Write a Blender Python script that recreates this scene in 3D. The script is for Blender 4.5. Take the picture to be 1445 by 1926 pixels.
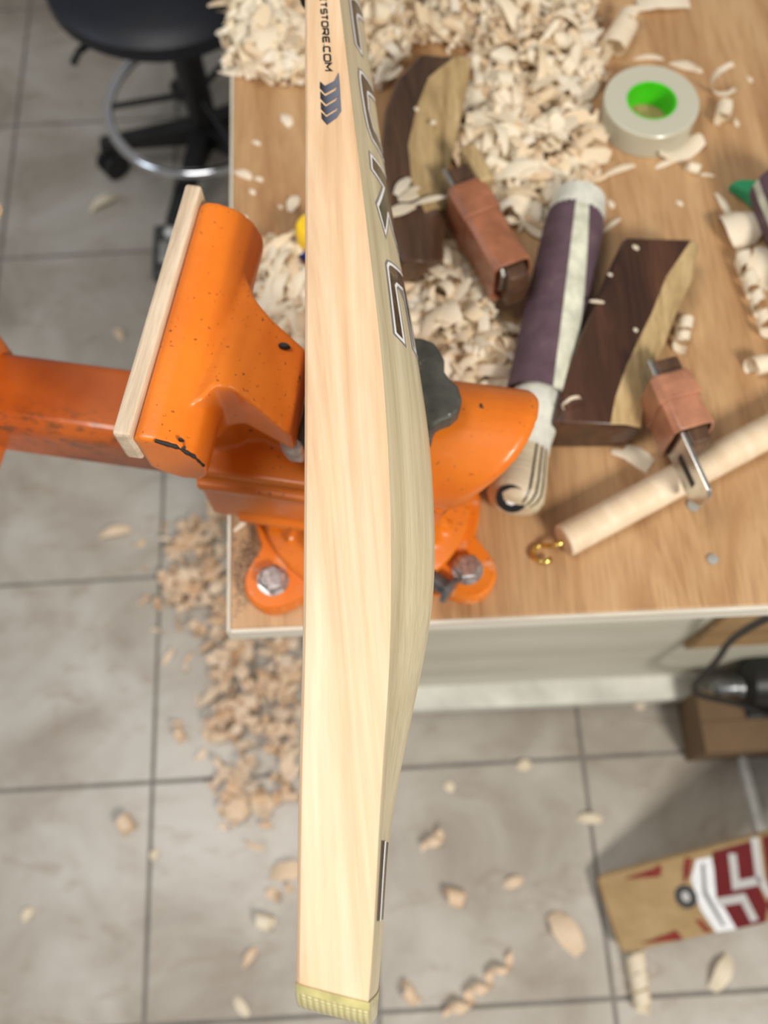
import bpy, math, random
from math import sin, cos, pi, radians, atan2, sqrt
from mathutils import Vector, Matrix

for o in list(bpy.data.objects): bpy.data.objects.remove(o)
SC = bpy.context.scene
COL = SC.collection
random.seed(11)

# ------------------------------------------------------------------ camera
H = 1.4846                      # lens height above the floor
F = 1750.0                      # focal length in pixels of the 1445 x 1926 frame
RIGHT = Vector((.99842, -.05377, -.01626)); DOWN = Vector((-.05598, -.92827, -.36768)); FWD = Vector((.00467, .36801, -.92981))
cam_data = bpy.data.cameras.new('camera'); cam = bpy.data.objects.new('camera', cam_data); COL.objects.link(cam)
cam.matrix_world = Matrix(((RIGHT.x, -DOWN.x, -FWD.x, 0), (RIGHT.y, -DOWN.y, -FWD.y, 0), (RIGHT.z, -DOWN.z, -FWD.z, H), (0, 0, 0, 1)))
cam_data.sensor_fit = 'VERTICAL'; cam_data.sensor_height = 36; cam_data.lens = F/1926*36
cam_data.clip_start = .02; cam_data.clip_end = 50
cam_data.dof.use_dof = True; cam_data.dof.focus_distance = .445; cam_data.dof.aperture_fstop = 6.0
SC.camera = cam

# ------------------------------------------------------------------ world, lights, exposure
W = bpy.data.worlds.new('room_light'); SC.world = W; W.use_nodes = True
W.node_tree.nodes['Background'].inputs[0].default_value = (1, .97, .93, 1)
W.node_tree.nodes['Background'].inputs[1].default_value = .25
def area(name, loc, target, sx, sy, power, color):
    d = bpy.data.lights.new(name, 'AREA'); d.shape = 'RECTANGLE'; d.size = sx; d.size_y = sy; d.energy = power; d.color = color
    o = bpy.data.objects.new(name, d); COL.objects.link(o); o.location = loc
    o.rotation_euler = (Vector(target)-Vector(loc)).to_track_quat('-Z', 'Y').to_euler()
area('ceiling_lamp', (1.15, -1.3, 2.4), (.05, .3, .8), .5, .5, 58, (1, .95, .87))
area('ceiling_lamp', (-.7, .3, 2.8), (-.2, .3, .4), .8, .8, 22, (1, .97, .93))
area('window_light', (-2.2, .7, 1.75), (0, .3, .9), .5, .9, 9, (.8, .9, 1))
SC.view_settings.view_transform = 'Standard'; SC.view_settings.look = 'None'
SC.view_settings.gamma = 1; SC.view_settings.use_curve_mapping = False; SC.view_settings.exposure = .0

# ------------------------------------------------------------------ helpers
def at(px, py, z):
    """world point at height z that is seen at a place in the photograph"""
    w = RIGHT*((px-722.5)/F) + DOWN*((py-963)/F) + FWD
    t = (H-z)/-w.z
    return Vector((w.x*t, w.y*t, z))
def interp(tab, x):
    if x <= tab[0][0]: return tab[0][1]
    for (a, b), (c, d) in zip(tab, tab[1:]):
        if x <= c: return b+(d-b)*(x-a)/(c-a)
    return tab[-1][1]

def tag(o, label=None, cat=None, group=None, kind=None):
    if label: o['label'] = label
    if cat: o['category'] = cat
    if group: o['group'] = group
    if kind: o['kind'] = kind
    return o
def thing(name, label, cat, loc=(0, 0, 0), rotz=0, group=None):
    o = bpy.data.objects.new(name, None); COL.objects.link(o); o.empty_display_size = .02
    o.location = loc; o.rotation_euler = (0, 0, rotz)
    return tag(o, label, cat, group)

class MB:
    def __init__(s): s.v = []; s.f = []; s.m = []
    def add(s, verts, faces, mi=0, M=None):
        b = len(s.v)
        s.v += [tuple(M @ Vector(p)) if M else tuple(p) for p in verts]
        s.f += [tuple(i+b for i in f) for f in faces]; s.m += [mi]*len(faces)
        return s
    def box(s, x0, x1, y0, y1, z0, z1, mi=0, M=None):
        v = [(x0, y0, z0), (x1, y0, z0), (x1, y1, z0), (x0, y1, z0), (x0, y0, z1), (x1, y0, z1), (x1, y1, z1), (x0, y1, z1)]
        return s.add(v, [(3, 2, 1, 0), (4, 5, 6, 7), (0, 1, 5, 4), (1, 2, 6, 5), (2, 3, 7, 6), (3, 0, 4, 7)], mi, M)
    def rings(s, rings, mi=0, caps=True, M=None, closed=True):
        n = len(rings[0]); v = [p for r in rings for p in r]; f = []
        for i in range(len(rings)-1):
            for j in range(n if closed else n-1):
                k = (j+1) % n
                f.append((i*n+j, i*n+k, (i+1)*n+k, (i+1)*n+j))
        if caps and closed: f += [tuple(reversed(range(n))), tuple(range((len(rings)-1)*n, len(rings)*n))]
        return s.add(v, f, mi, M)
    def prism(s, poly, z0, z1, mi=0, M=None, top=None):
        top = top or (lambda x, y: z1)
        return s.rings([[(x, y, z0) for x, y in poly], [(x, y, top(x, y)) for x, y in poly]], mi, True, M)
    def tube(s, pts, r, n=12, mi=0, M=None, caps=True):
        pts = [Vector(p) for p in pts]; rs = r if isinstance(r, (list, tuple)) else [r]*len(pts)
        T = [(pts[min(i+1, len(pts)-1)]-pts[max(i-1, 0)]).normalized() for i in range(len(pts))]
        up = Vector((0, 0, 1)) if abs(T[0].z) < .9 else Vector((1, 0, 0))
        a = T[0].cross(up).normalized(); R = []
        for p, t, q in zip(pts, T, rs):
            a = (a-t*a.dot(t)).normalized(); b = t.cross(a)
            R.append([p+a*(q*cos(2*pi*j/n))+b*(q*sin(2*pi*j/n)) for j in range(n)])
        return s.rings(R, mi, caps, M)
    def lathe(s, prof, n=32, mi=0, M=None, caps=False):
        return s.rings([[(r*cos(2*pi*j/n), r*sin(2*pi*j/n), z) for j in range(n)] for r, z in prof], mi, caps, M)
    def torus(s, R, r, z=0, n=64, k=12, mi=0, M=None):
        v = []; f = []
        for i in range(n):
            for j in range(k):
                a = 2*pi*i/n; b = 2*pi*j/k
                v.append(((R+r*cos(b))*cos(a), (R+r*cos(b))*sin(a), z+r*sin(b)))
                f.append((i*k+j, ((i+1) % n)*k+j, ((i+1) % n)*k+(j+1) % k, i*k+(j+1) % k))
        return s.add(v, f, mi, M)
    def mesh(s, name, mats, smooth=False):
        me = bpy.data.meshes.new(name); me.from_pydata(s.v, [], s.f)
        for m in (mats if isinstance(mats, (list, tuple)) else [mats]): me.materials.append(m)
        me.polygons.foreach_set('material_index', s.m)
        if smooth:
            me.polygons.foreach_set('use_smooth', [True]*len(s.f))
            if smooth is not True: me.set_sharp_from_angle(angle=radians(smooth))
        me.validate(); me.update()
        return me
    def build(s, name, mats, parent=None, smooth=False, bevel=0, loc=None, seg=2, remesh=0):
        o = bpy.data.objects.new(name, s.mesh(name, mats, smooth)); COL.objects.link(o)
        if parent: o.parent = parent
        if loc is not None: o.location = loc
        if bevel:
            b = o.modifiers.new('bevel', 'BEVEL'); b.width = bevel; b.segments = seg; b.limit_method = 'ANGLE'; b.angle_limit = radians(35)
        if remesh:
            r = o.modifiers.new('remesh', 'REMESH'); r.mode = 'VOXEL'; r.voxel_size = remesh; r.use_smooth_shade = True
            q = o.modifiers.new('smooth', 'SMOOTH'); q.factor = .5; q.iterations = 9
        return o

# ------------------------------------------------------------------ materials
class Mat:
    def __init__(s, name):
        s.m = bpy.data.materials.new(name); s.m.use_nodes = True; s.t = s.m.node_tree; s.b = s.t.nodes['Principled BSDF']
    def n(s, typ, **kw):
        x = s.t.nodes.new(typ)
        for k, v in kw.items():
            if k in x.inputs: x.inputs[k].default_value = v
            else: setattr(x, k, v)
        return x
    def l(s, a, b): s.t.links.new(a, b)
    def set(s, **kw):
        for k, v in kw.items(): s.b.inputs[k.replace('_', ' ')].default_value = v
        return s
    def coord(s, kind='Object', scale=(1, 1, 1), rot=(0, 0, 0)):
        if kind == 'Position': src = s.n('ShaderNodeNewGeometry').outputs['Position']
        else: src = s.n('ShaderNodeTexCoord').outputs[kind]
        mp = s.n('ShaderNodeMapping'); mp.inputs['Scale'].default_value = scale; mp.inputs['Rotation'].default_value = rot
        s.l(src, mp.inputs['Vector']); return mp.outputs[0]
    def noise(s, vec, scale=5, detail=4, rough=.55, dist=0):
        x = s.n('ShaderNodeTexNoise'); x.inputs['Scale'].default_value = scale; x.inputs['Detail'].default_value = detail
        x.inputs['Roughness'].default_value = rough; x.inputs['Distortion'].default_value = dist
        s.l(vec, x.inputs['Vector']); return x.outputs[0]
    def ramp(s, fac, stops):
        r = s.n('ShaderNodeValToRGB'); e = r.color_ramp.elements
        while len(e) < len(stops): e.new(.5)
        for k, (p, c) in zip(e, stops): k.position = p; k.color = (*c, 1) if len(c) == 3 else c
        s.l(fac, r.inputs[0]); return r.outputs[0]
    def mix(s, fac, a, b, mode='MIX'):
        x = s.n('ShaderNodeMix', data_type='RGBA', blend_type=mode)
        for sock, val in ((x.inputs[0], fac), (x.inputs[6], a), (x.inputs[7], b)):
            if hasattr(val, 'links'): s.l(val, sock)
            else: sock.default_value = (*val, 1) if isinstance(val, tuple) else val
        return x.outputs[2]
    def base(s, c): s.l(c, s.b.inputs['Base Color']); return s
    def bump(s, h, strength=.3, dist=.001):
        x = s.n('ShaderNodeBump'); x.inputs['Strength'].default_value = strength; x.inputs['Distance'].default_value = dist
        s.l(h, x.inputs['Height']); s.l(x.outputs[0], s.b.inputs['Normal']); return s
def plain(name, c, rough=.5, metal=0, grain=.06, scale=60, **kw):
    """one colour with a slight procedural variation"""
    m = Mat(name); m.set(Roughness=rough, Metallic=metal, **kw)
    nz = m.noise(m.coord('Object'), scale, 3)
    lo = tuple(x*(1-grain*2) for x in c); hi = tuple(min(1, x*(1+grain*2)) for x in c)
    m.base(m.ramp(nz, [(.3, lo), (.7, hi)])); return m.m
def wood(name, stops, scale=(30, 1.5, 30), rough=.5, coat=0, fine=.25, kind='Object', rot=(0, 0, 0), dist=1.2, bump=.15):
    m = Mat(name); m.set(Roughness=rough, Coat_Weight=coat, Coat_Roughness=.12)
    v = m.coord(kind, scale, rot)
    c = m.ramp(m.noise(v, 1, 5, .6, dist), stops)
    v2 = m.coord(kind, tuple(x*7 for x in scale), rot); f = m.noise(v2, 1, 3, .7)
    c = m.mix(fine, c, m.ramp(f, [(.35, (.35, .3, .25)), (.65, (1, 1, 1))]), 'MULTIPLY')
    m.base(c); m.bump(f, bump, .0006); return m.m

M = {}
M['blade'] = wood('clear willow edge', [(.27, (.60, .355, .185)), (.41, (.77, .52, .31)), (.55, (.835, .62, .41)), (.75, (.86, .68, .485))], (21, 1.5, 10), .46, .2, .16, dist=2.2, bump=.05)
M['spine'] = wood('clear willow shaded back', [(.3, (.50, .42, .265)), (.5, (.64, .56, .375)), (.75, (.72, .645, .46))], (70, 1.2, 75), .5, .15, .22, dist=.4, bump=.1)  # same willow as the edge, shade of the side-facing back in its colour
m = Mat('woven toe tape'); m.set(Roughness=.35, Coat_Weight=.4)
v = m.coord('Object', (1, 1, 1)); w1 = m.n('ShaderNodeTexWave', wave_type='BANDS', bands_direction='X'); w1.inputs['Scale'].default_value = 130; w1.inputs['Distortion'].default_value = 1.2
w2 = m.n('ShaderNodeTexWave', wave_type='BANDS', bands_direction='Z'); w2.inputs['Scale'].default_value = 290; w2.inputs['Distortion'].default_value = .5
m.l(v, w1.inputs[0]); m.l(v, w2.inputs[0])
mm = m.n('ShaderNodeMath', operation='MULTIPLY'); m.l(w1.outputs[1], mm.inputs[0]); m.l(w2.outputs[1], mm.inputs[1])
m.base(m.ramp(mm.outputs[0], [(0, (.42, .36, .16)), (.4, (.62, .56, .30)), (1, (.76, .71, .44))])); m.bump(mm.outputs[0], .45, .0008); M['weave'] = m.m
M['glue'] = plain('yellow resin band', (.50, .45, .20), .25, grain=.12, scale=90)
M['ink'] = plain('black ink', (.012, .012, .014), .4)
m = Mat('black to silver print'); m.set(Roughness=.35)
g = m.n('ShaderNodeSeparateXYZ'); m.l(m.coord('Object'), g.inputs[0])
mr = m.n('ShaderNodeMapRange'); mr.inputs[1].default_value = -.0068; mr.inputs[2].default_value = .0062; m.l(g.outputs[0], mr.inputs[0])
ck = m.n('ShaderNodeTexVoronoi'); ck.inputs['Scale'].default_value = 1900; ck.inputs['Randomness'].default_value = .1; m.l(m.coord('Object'), ck.inputs['Vector'])
ad = m.n('ShaderNodeMath', operation='MULTIPLY_ADD'); ad.inputs[1].default_value = .25; m.l(ck.outputs['Distance'], ad.inputs[0]); m.l(mr.outputs[0], ad.inputs[2])
m.base(m.ramp(ad.outputs[0], [(.25, (.008, .009, .012)), (.6, (.10, .11, .15)), (1, (.15, .155, .19))])); M['gradient'] = m.m
m = Mat('dark marbled sticker'); m.set(Roughness=.25)
m.base(m.ramp(m.noise(m.coord('Object', (1, .5, 1)), 160, 3, .6, 1.5), [(.38, (.012, .008, .006)), (.56, (.06, .036, .02)), (.72, (.16, .11, .06))])); M['sticker'] = m.m
M['white_print'] = plain('white sticker border', (.92, .93, .95), .3, grain=.02)
M['grey_print'] = plain('grey sticker border', (.22, .21, .22), .3)

def orange_paint(name, dust=.0):
    m = Mat(name); m.set(Roughness=.38, Coat_Weight=.25, Coat_Roughness=.2)
    v = m.coord('Object')
    c = m.ramp(m.noise(v, 14, 4), [(.3, (.66, .142, .006)), (.7, (.80, .21, .012))])
    pits = m.ramp(m.noise(v, 330, 2, .5), [(.30, (1, 1, 1)), (.34, (0, 0, 0))])
    where = m.ramp(m.noise(v, 30, 3), [(.46, (0, 0, 0)), (.60, (1, 1, 1))])
    k = m.mix(1.0, pits, where, 'MULTIPLY')
    c = m.mix(k, c, (.16, .04, .008))
    chips = m.ramp(m.noise(v, 75, 3, .45), [(.27, (1, 1, 1)), (.285, (0, 0, 0))])
    c = m.mix(chips, c, (.05, .035, .025))
    if dust: c = m.mix(m.ramp(m.noise(v, 60, 4, .7), [(.55, (0, 0, 0)), (.8, (dust, dust, dust))]), c, (.75, .62, .45))
    m.base(c); m.bump(m.noise(v, 220, 3), .22, .0008); return m.m
M['orange'] = orange_paint('orange enamel')
M['orange_dusty'] = orange_paint('dusty orange enamel', .75)
m = Mat('worn darkened orange enamel'); m.set(Roughness=.35, Coat_Weight=.3)
v = m.coord('Object'); c = m.ramp(m.noise(v, 20, 4), [(.3, (.46, .085, .010)), (.7, (.60, .14, .018))])  # base orange darkened for the bar's dull reflection; the chipped band is wear
geo = m.n('ShaderNodeSeparateXYZ'); m.l(m.coord('Object'), geo.inputs[0])
band = m.ramp(geo.outputs[1], [(0, (0, 0, 0)), (1, (0, 0, 0))])
bd = m.n('ShaderNodeMapRange'); bd.inputs[1].default_value = .022; bd.inputs[2].default_value = 0; m.l(m.n('ShaderNodeMath', operation='ABSOLUTE').outputs[0], bd.inputs[0])
ab = [x for x in m.t.nodes if x.type == 'MATH'][-1]; sb = m.n('ShaderNodeMath', operation='ADD'); sb.inputs[1].default_value = .018; m.l(geo.outputs[1], sb.inputs[0]); m.l(sb.outputs[0], ab.inputs[0])
k = m.mix(1.0, m.ramp(m.noise(m.coord('Object', (.5, 1, 1)), 130, 4, .7), [(.5, (0, 0, 0)), (.62, (.8, .8, .8))]), bd.outputs[0], 'MULTIPLY')
m.base(m.mix(k, c, (.10, .06, .03))); M['orange_bar'] = m.m
M['pad'] = wood('beech jaw lining', [(.3, (.54, .41, .28)), (.5, (.70, .57, .42)), (.7, (.79, .67, .52))], (90, 6, 90), .6, 0, .3, dist=.4, bump=.3)
m = Mat('dark cast iron'); m.set(Roughness=.62, Metallic=.15); v = m.coord('Object')
m.base(m.mix(m.ramp(m.noise(v, 260, 2), [(.70, (0, 0, 0)), (.76, (1, 1, 1))]), m.ramp(m.noise(v, 90, 3), [(.35, (.055, .055, .047)), (.7, (.095, .095, .08))]), (.3, .3, .28))); m.bump(m.noise(v, 300, 2), .3); M['iron'] = m.m
m = Mat('scuffed bare steel'); m.set(Roughness=.45, Metallic=.75); v = m.coord('Object')
m.base(m.ramp(m.noise(v, 150, 4, .7), [(.3, (.25, .23, .22)), (.6, (.62, .60, .60))])); m.bump(m.noise(v, 200, 3), .5); M['steel'] = m.m
M['zinc'] = plain('zinc plated steel', (.52, .50, .50), .3, .85, .25, 220)
M['dark_steel'] = plain('dull grey steel', (.20, .21, .22), .4, .8, .2)
M['chrome'] = plain('polished chrome', (.72, .74, .78), .12, 1, .02)
# bench, floor
m = Mat('plywood face'); m.set(Roughness=.45, Coat_Weight=.12, Coat_Roughness=.25)
v = m.coord('Object', (16, 2.2, 1), (0, 0, radians(-9))); nz = m.noise(v, 1, 6, .62, 1.6)
c = m.ramp(nz, [(.25, (.25, .118, .047)), (.42, (.40, .222, .10)), (.58, (.515, .315, .155)), (.78, (.59, .39, .21))])
fine = m.noise(m.coord('Object', (420, 22, 1), (0, 0, radians(-9))), 1, 2)
c = m.mix(.4, c, m.ramp(fine, [(.32, (.55, .48, .42)), (.5, (1, 1, 1))]), 'MULTIPLY')
m.base(c); m.bump(fine, .12); M['ply'] = m.m
M['edge'] = wood('pale plywood edge', [(.3, (.60, .55, .44)), (.6, (.78, .75, .66))], (3, 3, 160), .5, 0, .2)
m = Mat('grey painted board'); m.set(Roughness=.6); v = m.coord('Object', (2, 2, 9))
m.base(m.ramp(m.noise(v, 2, 4), [(.3, (.50, .48, .38)), (.7, (.66, .64, .54))])); M['panel'] = m.m
M['white_trim'] = plain('white painted trim', (.72, .72, .66), .45, grain=.1, scale=14)
m = Mat('stone look tile'); m.set(Roughness=.33); v = m.coord('Position')
c = m.ramp(m.noise(v, 5, 5, .6, .6), [(.30, (.29, .245, .20)), (.5, (.42, .385, .335)), (.70, (.525, .495, .45))])
c = m.mix(m.ramp(m.noise(m.coord('Position', (1, 2.2, 1)), 12, 3, .6, 1), [(.55, (0, 0, 0)), (.75, (.6, .6, .6))]), c, (.29, .22, .165))
m.base(c); M['tile'] = m.m
M['grout'] = plain('grey grout', (.20, .185, .165), .9, grain=.1, scale=20)
# small things
M['shaving'] = None
def shaving_mat(name, tint):
    m = Mat(name); m.set(Roughness=.6); v = m.coord('Position'); tc = lambda *c: tuple(x*y for x, y in zip(c, tint))
    c = m.ramp(m.noise(v, 55, 2, .5), [(.3, tc(.84, .66, .44)), (.5, tc(.90, .78, .58)), (.68, tc(.94, .87, .73))])
    oi = m.n('ShaderNodeObjectInfo'); c = m.mix(.4, c, m.ramp(oi.outputs['Random'], [(0, tc(.80, .60, .40)), (.5, tc(.90, .79, .62)), (1, tc(.94, .90, .80))]))
    ri_ = m.n('ShaderNodeNewGeometry'); c = m.mix(.5, c, m.ramp(ri_.outputs['Random Per Island'], [(0, tc(.62, .38, .18)), (.3, tc(.86, .68, .44)), (.55, tc(.93, .84, .66)), (1, tc(.97, .95, .88))]))
    m.base(c)
    tr = m.n('ShaderNodeBsdfTranslucent'); m.l(c, tr.inputs[0]); mx = m.n('ShaderNodeMixShader'); mx.inputs[0].default_value = .25
    m.l(m.b.outputs[0], mx.inputs[1]); m.l(tr.outputs[0], mx.inputs[2]); m.l(mx.outputs[0], m.t.nodes['Material Output'].inputs[0]); return m.m
M['shaving'] = shaving_mat('willow shaving', (1, 1, 1))
M['shaving_floor'] = shaving_mat('willow shaving on the floor', (.95, .84, .78))

M['rosewood'] = wood('dark rosewood', [(.3, (.022, .009, .005)), (.5, (.062, .024, .012)), (.72, (.135, .056, .027))], (45, 3, 45), .38, .2, .35, dist=.8)
M['rosewood_old'] = wood('worn brown wood', [(.3, (.04, .02, .011)), (.5, (.10, .05, .026)), (.72, (.20, .112, .06))], (30, 4, 30), .45, .15, .3, dist=1.5)
M['sapwood'] = wood('yellow sapwood', [(.3, (.30, .20, .085)), (.5, (.52, .37, .18)), (.75, (.66, .51, .28))], (35, 5, 35), .55, 0, .35, dist=1.4)
M['leather'] = plain('tan leather', (.33, .125, .062), .38, grain=.14, scale=50, Coat_Weight=.15)
M['leather_light'] = plain('pinkish tan leather', (.42, .185, .105), .36, grain=.14, scale=50, Coat_Weight=.2)
M['blade_steel'] = plain('ground tool steel', (.60, .59, .56), .22, .95, .1)
M['slot'] = plain('dark slot', (.01, .01, .01), .6)
m = Mat('purple abrasive cloth'); m.set(Roughness=.75); v = m.coord('Object')
m.base(m.ramp(m.noise(v, 45, 5, .7), [(.3, (.075, .042, .058)), (.6, (.125, .075, .095)), (.8, (.23, .16, .18))])); m.bump(m.noise(v, 900, 2), .4); M['abrasive'] = m.m
M['backing'] = plain('pale greenish backing cloth', (.60, .60, .48), .7, grain=.14, scale=60)
M['cloth'] = plain('off white cloth tape', (.66, .66, .58), .75, grain=.1, scale=60)
M['cane'] = wood('pale cane handle', [(.3, (.60, .50, .33)), (.6, (.76, .67, .49))], (60, 4, 60), .45, .1, .25)
M['dowel'] = wood('pale pine dowel', [(.3, (.70, .54, .36)), (.6, (.80, .66, .48))], (40, 2, 40), .55, 0, .12)
M['brass'] = plain('yellow brass', (.80, .58, .16), .22, 1, .1)
M['green'] = plain('green cloth tab', (.02, .30, .12), .5)
m = Mat('milky tape'); m.set(Roughness=.3, Subsurface_Weight=.35, Subsurface_Scale=.01, Coat_Weight=.2); m.b.inputs['Subsurface Radius'].default_value = (1, .95, .7)
w1 = m.n('ShaderNodeTexWave', wave_type='RINGS', rings_direction='Z'); w1.inputs['Scale'].default_value = 120; w1.inputs['Distortion'].default_value = 1; m.l(m.coord('Object'), w1.inputs[0])
m.base(m.ramp(w1.outputs[1], [(0, (.50, .48, .37)), (1, (.57, .55, .45))])); M['tape'] = m.m
M['core'] = plain('bright green plastic core', (.06, .62, .01), .35, grain=.05, Subsurface_Weight=.3, Subsurface_Scale=.01)
M['yellow'] = plain('yellow plastic', (.80, .52, .02), .35)
M['blue'] = plain('blue plastic', (.02, .055, .32), .35)
M['clear'] = plain('clear plastic', (.85, .85, .78), .2, grain=.03, Transmission_Weight=.6)
M['navy'] = plain('black blue vinyl', (.004, .006, .014), .45, grain=.15, scale=20)
M['black'] = plain('black plastic', (.012, .012, .013), .45)
M['charcoal'] = plain('charcoal plastic', (.055, .055, .055), .5, grain=.12, scale=12)
M['alu'] = plain('grey aluminium', (.36, .36, .34), .45, .3)
M['alu_light'] = plain('light aluminium', (.70, .72, .70), .4, .2)
M['block'] = wood('brown softwood block', [(.3, (.30, .18, .075)), (.6, (.44, .28, .13))], (3, 30, 30), .55, 0, .2)
M['card'] = plain('brown cardboard', (.17, .105, .055), .8, grain=.12, scale=8)
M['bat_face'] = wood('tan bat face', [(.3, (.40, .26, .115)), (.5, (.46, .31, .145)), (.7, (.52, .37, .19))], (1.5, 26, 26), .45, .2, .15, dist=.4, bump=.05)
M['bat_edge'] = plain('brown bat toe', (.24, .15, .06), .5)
M['red_print'] = plain('dark red print', (.145, .001, .003), .65, grain=.05)
M['dim_red'] = plain('faded red print', (.25, .03, .02), .4, grain=.1)
M['pale_print'] = plain('pale grey print', (.58, .57, .56), .4, grain=.03)

# ------------------------------------------------------------------ floor of tiles
T = .333; OX, OY = .3739, -.1608
floor = MB().box(-2.6, 2.6, -1.7, 3.6, -.03, -.0025).build('floor', M['grout']); tag(floor, kind='structure')
g = .0028
tile_me = None
for i in range(-6, 8):
    for j in range(-4, 10):
        if tile_me is None:
            b = MB(); h = T/2-g
            b.rings([[(-h, -h, -.0055), (h, -h, -.0055), (h, h, -.0055), (-h, h, -.0055)], [(-h, -h, -.001), (h, -h, -.001), (h, h, -.001), (-h, h, -.001)],
                     [(-h+.001, -h+.001, 0), (h-.001, -h+.001, 0), (h-.001, h-.001, 0), (-h+.001, h-.001, 0)]])
            tile_me = b.mesh('tile', M['tile'])
        o = bpy.data.objects.new('tile', tile_me); COL.objects.link(o); o.parent = floor
        o.location = ((i+.5)*T-OX, (j+.5)*T-OY, 0)

# ------------------------------------------------------------------ workbench
BZ = .785
bench = thing('workbench', 'wooden workbench with plywood top, pale front edge and grey front board', 'workbench', (.6, .7, 0))
def bench_local(v): return (v[0]-.6, v[1]-.7)
fl, fr = at(433, 1183, BZ), at(1445, 1138, BZ)
slope = (fr.y-fl.y)/(fr.x-fl.x)
x0, x1 = fl.x, 1.55; y0, y1 = fl.y, fl.y+slope*(x1-fl.x)
top = [(x0, y0), (x1, y1), (x1, 1.35), (x0-.002, 1.35)]
MB().prism([bench_local(p) for p in top], BZ-.018, BZ).build('top', M['ply'], bench, bevel=.0012)
MB().prism([bench_local(p) for p in [(x0, y0-.003), (x1, y1-.003), (x1, y1-.0002), (x0, y0-.0002)]], BZ-.02, BZ-.0005).build('front_edge_band', M['edge'], bench)
MB().prism([bench_local(p) for p in [(x0-.0025, y0-.003), (x0-.0002, y0-.0002), (x0-.0022, 1.35), (x0-.0045, 1.35)]], BZ-.02, BZ-.0005).build('side_edge_band', M['edge'], bench)
MB().prism([bench_local(p) for p in [(x0+.05, y0+.09), (x1-.04, y1+.09), (x1-.04, y1+.108), (x0+.05, y0+.108)]], .05, BZ-.018).build('front_board', M['panel'], bench)
MB().prism([bench_local(p) for p in [(x0+.05, y0+.0545), (x1-.04, y1+.0545), (x1-.04, y1+.13), (x0+.05, y0+.13)]], .018, .05).build('bottom_rail', M['white_trim'], bench, bevel=.002)
MB().prism([bench_local(p) for p in [(x0+.05, y0+.13), (x0+.068, y0+.13), (x0+.068, 1.3), (x0+.05, 1.3)]], .05, BZ-.018).build('side_board', M['panel'], bench)
qa, qb, qc = at(1392, 1226, .46), at(1440, 1172, .52), at(1600, 1200, .46)
MB().rings([[(x-.6, y-.7, z) for x, z in ((qa.x, .27), (qa.x+.3, .27), (qa.x+.3, .60), (qb.x, .60))] for y in (y0+.075, y0+.089)]).build('support_block', M['block'], bench, bevel=.002)
for lx, ly in ((x0+.09, y0+.14), (x1-.11, y1+.15), (x0+.09, 1.24), (x1-.11, 1.24)):
    a = bench_local((lx, ly)); MB().box(a[0], a[0]+.06, a[1], a[1]+.06, 0, BZ-.018).build('leg', M['edge'], bench)

# ------------------------------------------------------------------ the cricket bat across the vise
XL = [(-.06, -.0441), (-.04, -.0433), (.0343, -.0409), (.1073, -.0373), (.195, -.0347), (.306, -.0319), (.417, -.0294), (.492, -.0278), (.6, -.026)]
XR = [(-.06, -.0185), (-.0386, -.0158), (-.0107, -.0111), (.0167, -.008), (.0324, -.0063), (.0904, .001), (.105, .002), (.131, .0037), (.1488, .0048), (.1924, .0059), (.2449, .0054), (.304, .0027), (.3575, 0), (.4154, -.0031), (.4907, -.0068), (.6, -.012)]
XS = [(-.06, -.0165), (-.0438, -.0138), (-.0121, -.0085), (.0188, -.0042), (.0364, -.0004), (.1015, .018), (.1178, .0227), (.1472, .027), (.1673, .0285), (.2166, .0298), (.2763, .026), (.3435, .0197), (.4042, .0151), (.4698, .0115), (.5552, .006), (.6, .003)]
ZE = 1.08; HB = .054; TOE = -.0445; RT = .014; SHO = .575
BAT0 = Vector((-.015, .2, ZE-2*HB))
def smooth_tab(tab, y, w=.02): return sum(interp(tab, y+d*w) for d in (-1, -.5, 0, .5, 1))/5
def half(y):
    if y < TOE+RT: d = TOE+RT-y; return HB-RT+sqrt(max(0, RT*RT-d*d))
    if y > SHO-.05: d = (y-SHO+.05)/.05; return HB-(HB-.017)*(1-sqrt(max(0, 1-d*d)))
    return HB
def back(y, t):
    a, b = smooth_tab(XR, y), smooth_tab(XS, y); k = min(t, 2-t)
    return a+(b-a)*sin(k*pi/2)**1.15
def bat_ring(y, off=0.0):
    xl = smooth_tab(XL, y)-off; h = half(y)+off; out = []
    zc = ZE-HB; xr = smooth_tab(XR, y)
    ce = .0032
    edge = [(xl, h-ce), (xl+ce*.13, h-ce*.5), (xl+ce*.5, h-ce*.13), (xl+ce, h)]
    for x, z in edge: out.append((x, z))
    for k in range(1, 6): q = k/6; out.append((xl+ce+(xr-xl-ce)*q, h+.0005*sin(pi*q)))
    nb = 22
    for k in range(nb+1):
        t = 2*k/nb; out.append((back(y, t)+off, h*(1-t)))
    for k in range(5, 0, -1): q = k/6; out.append((xl+ce+(xr-xl-ce)*q, -h-.0005*sin(pi*q)))
    for x, z in reversed(edge): out.append((x, -z))
    k = min(1, max(0, (.02-y)/.06)); k = k*k*(3-2*k)
    return [Vector((x, y-(x-xl)*.29*k, zc+z))-BAT0 for x, z in out]
bat = thing('cricket_bat', 'pale new cricket bat lying edge up across the orange vise', 'cricket bat', BAT0)
NB_EDGE = 4+5
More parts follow.
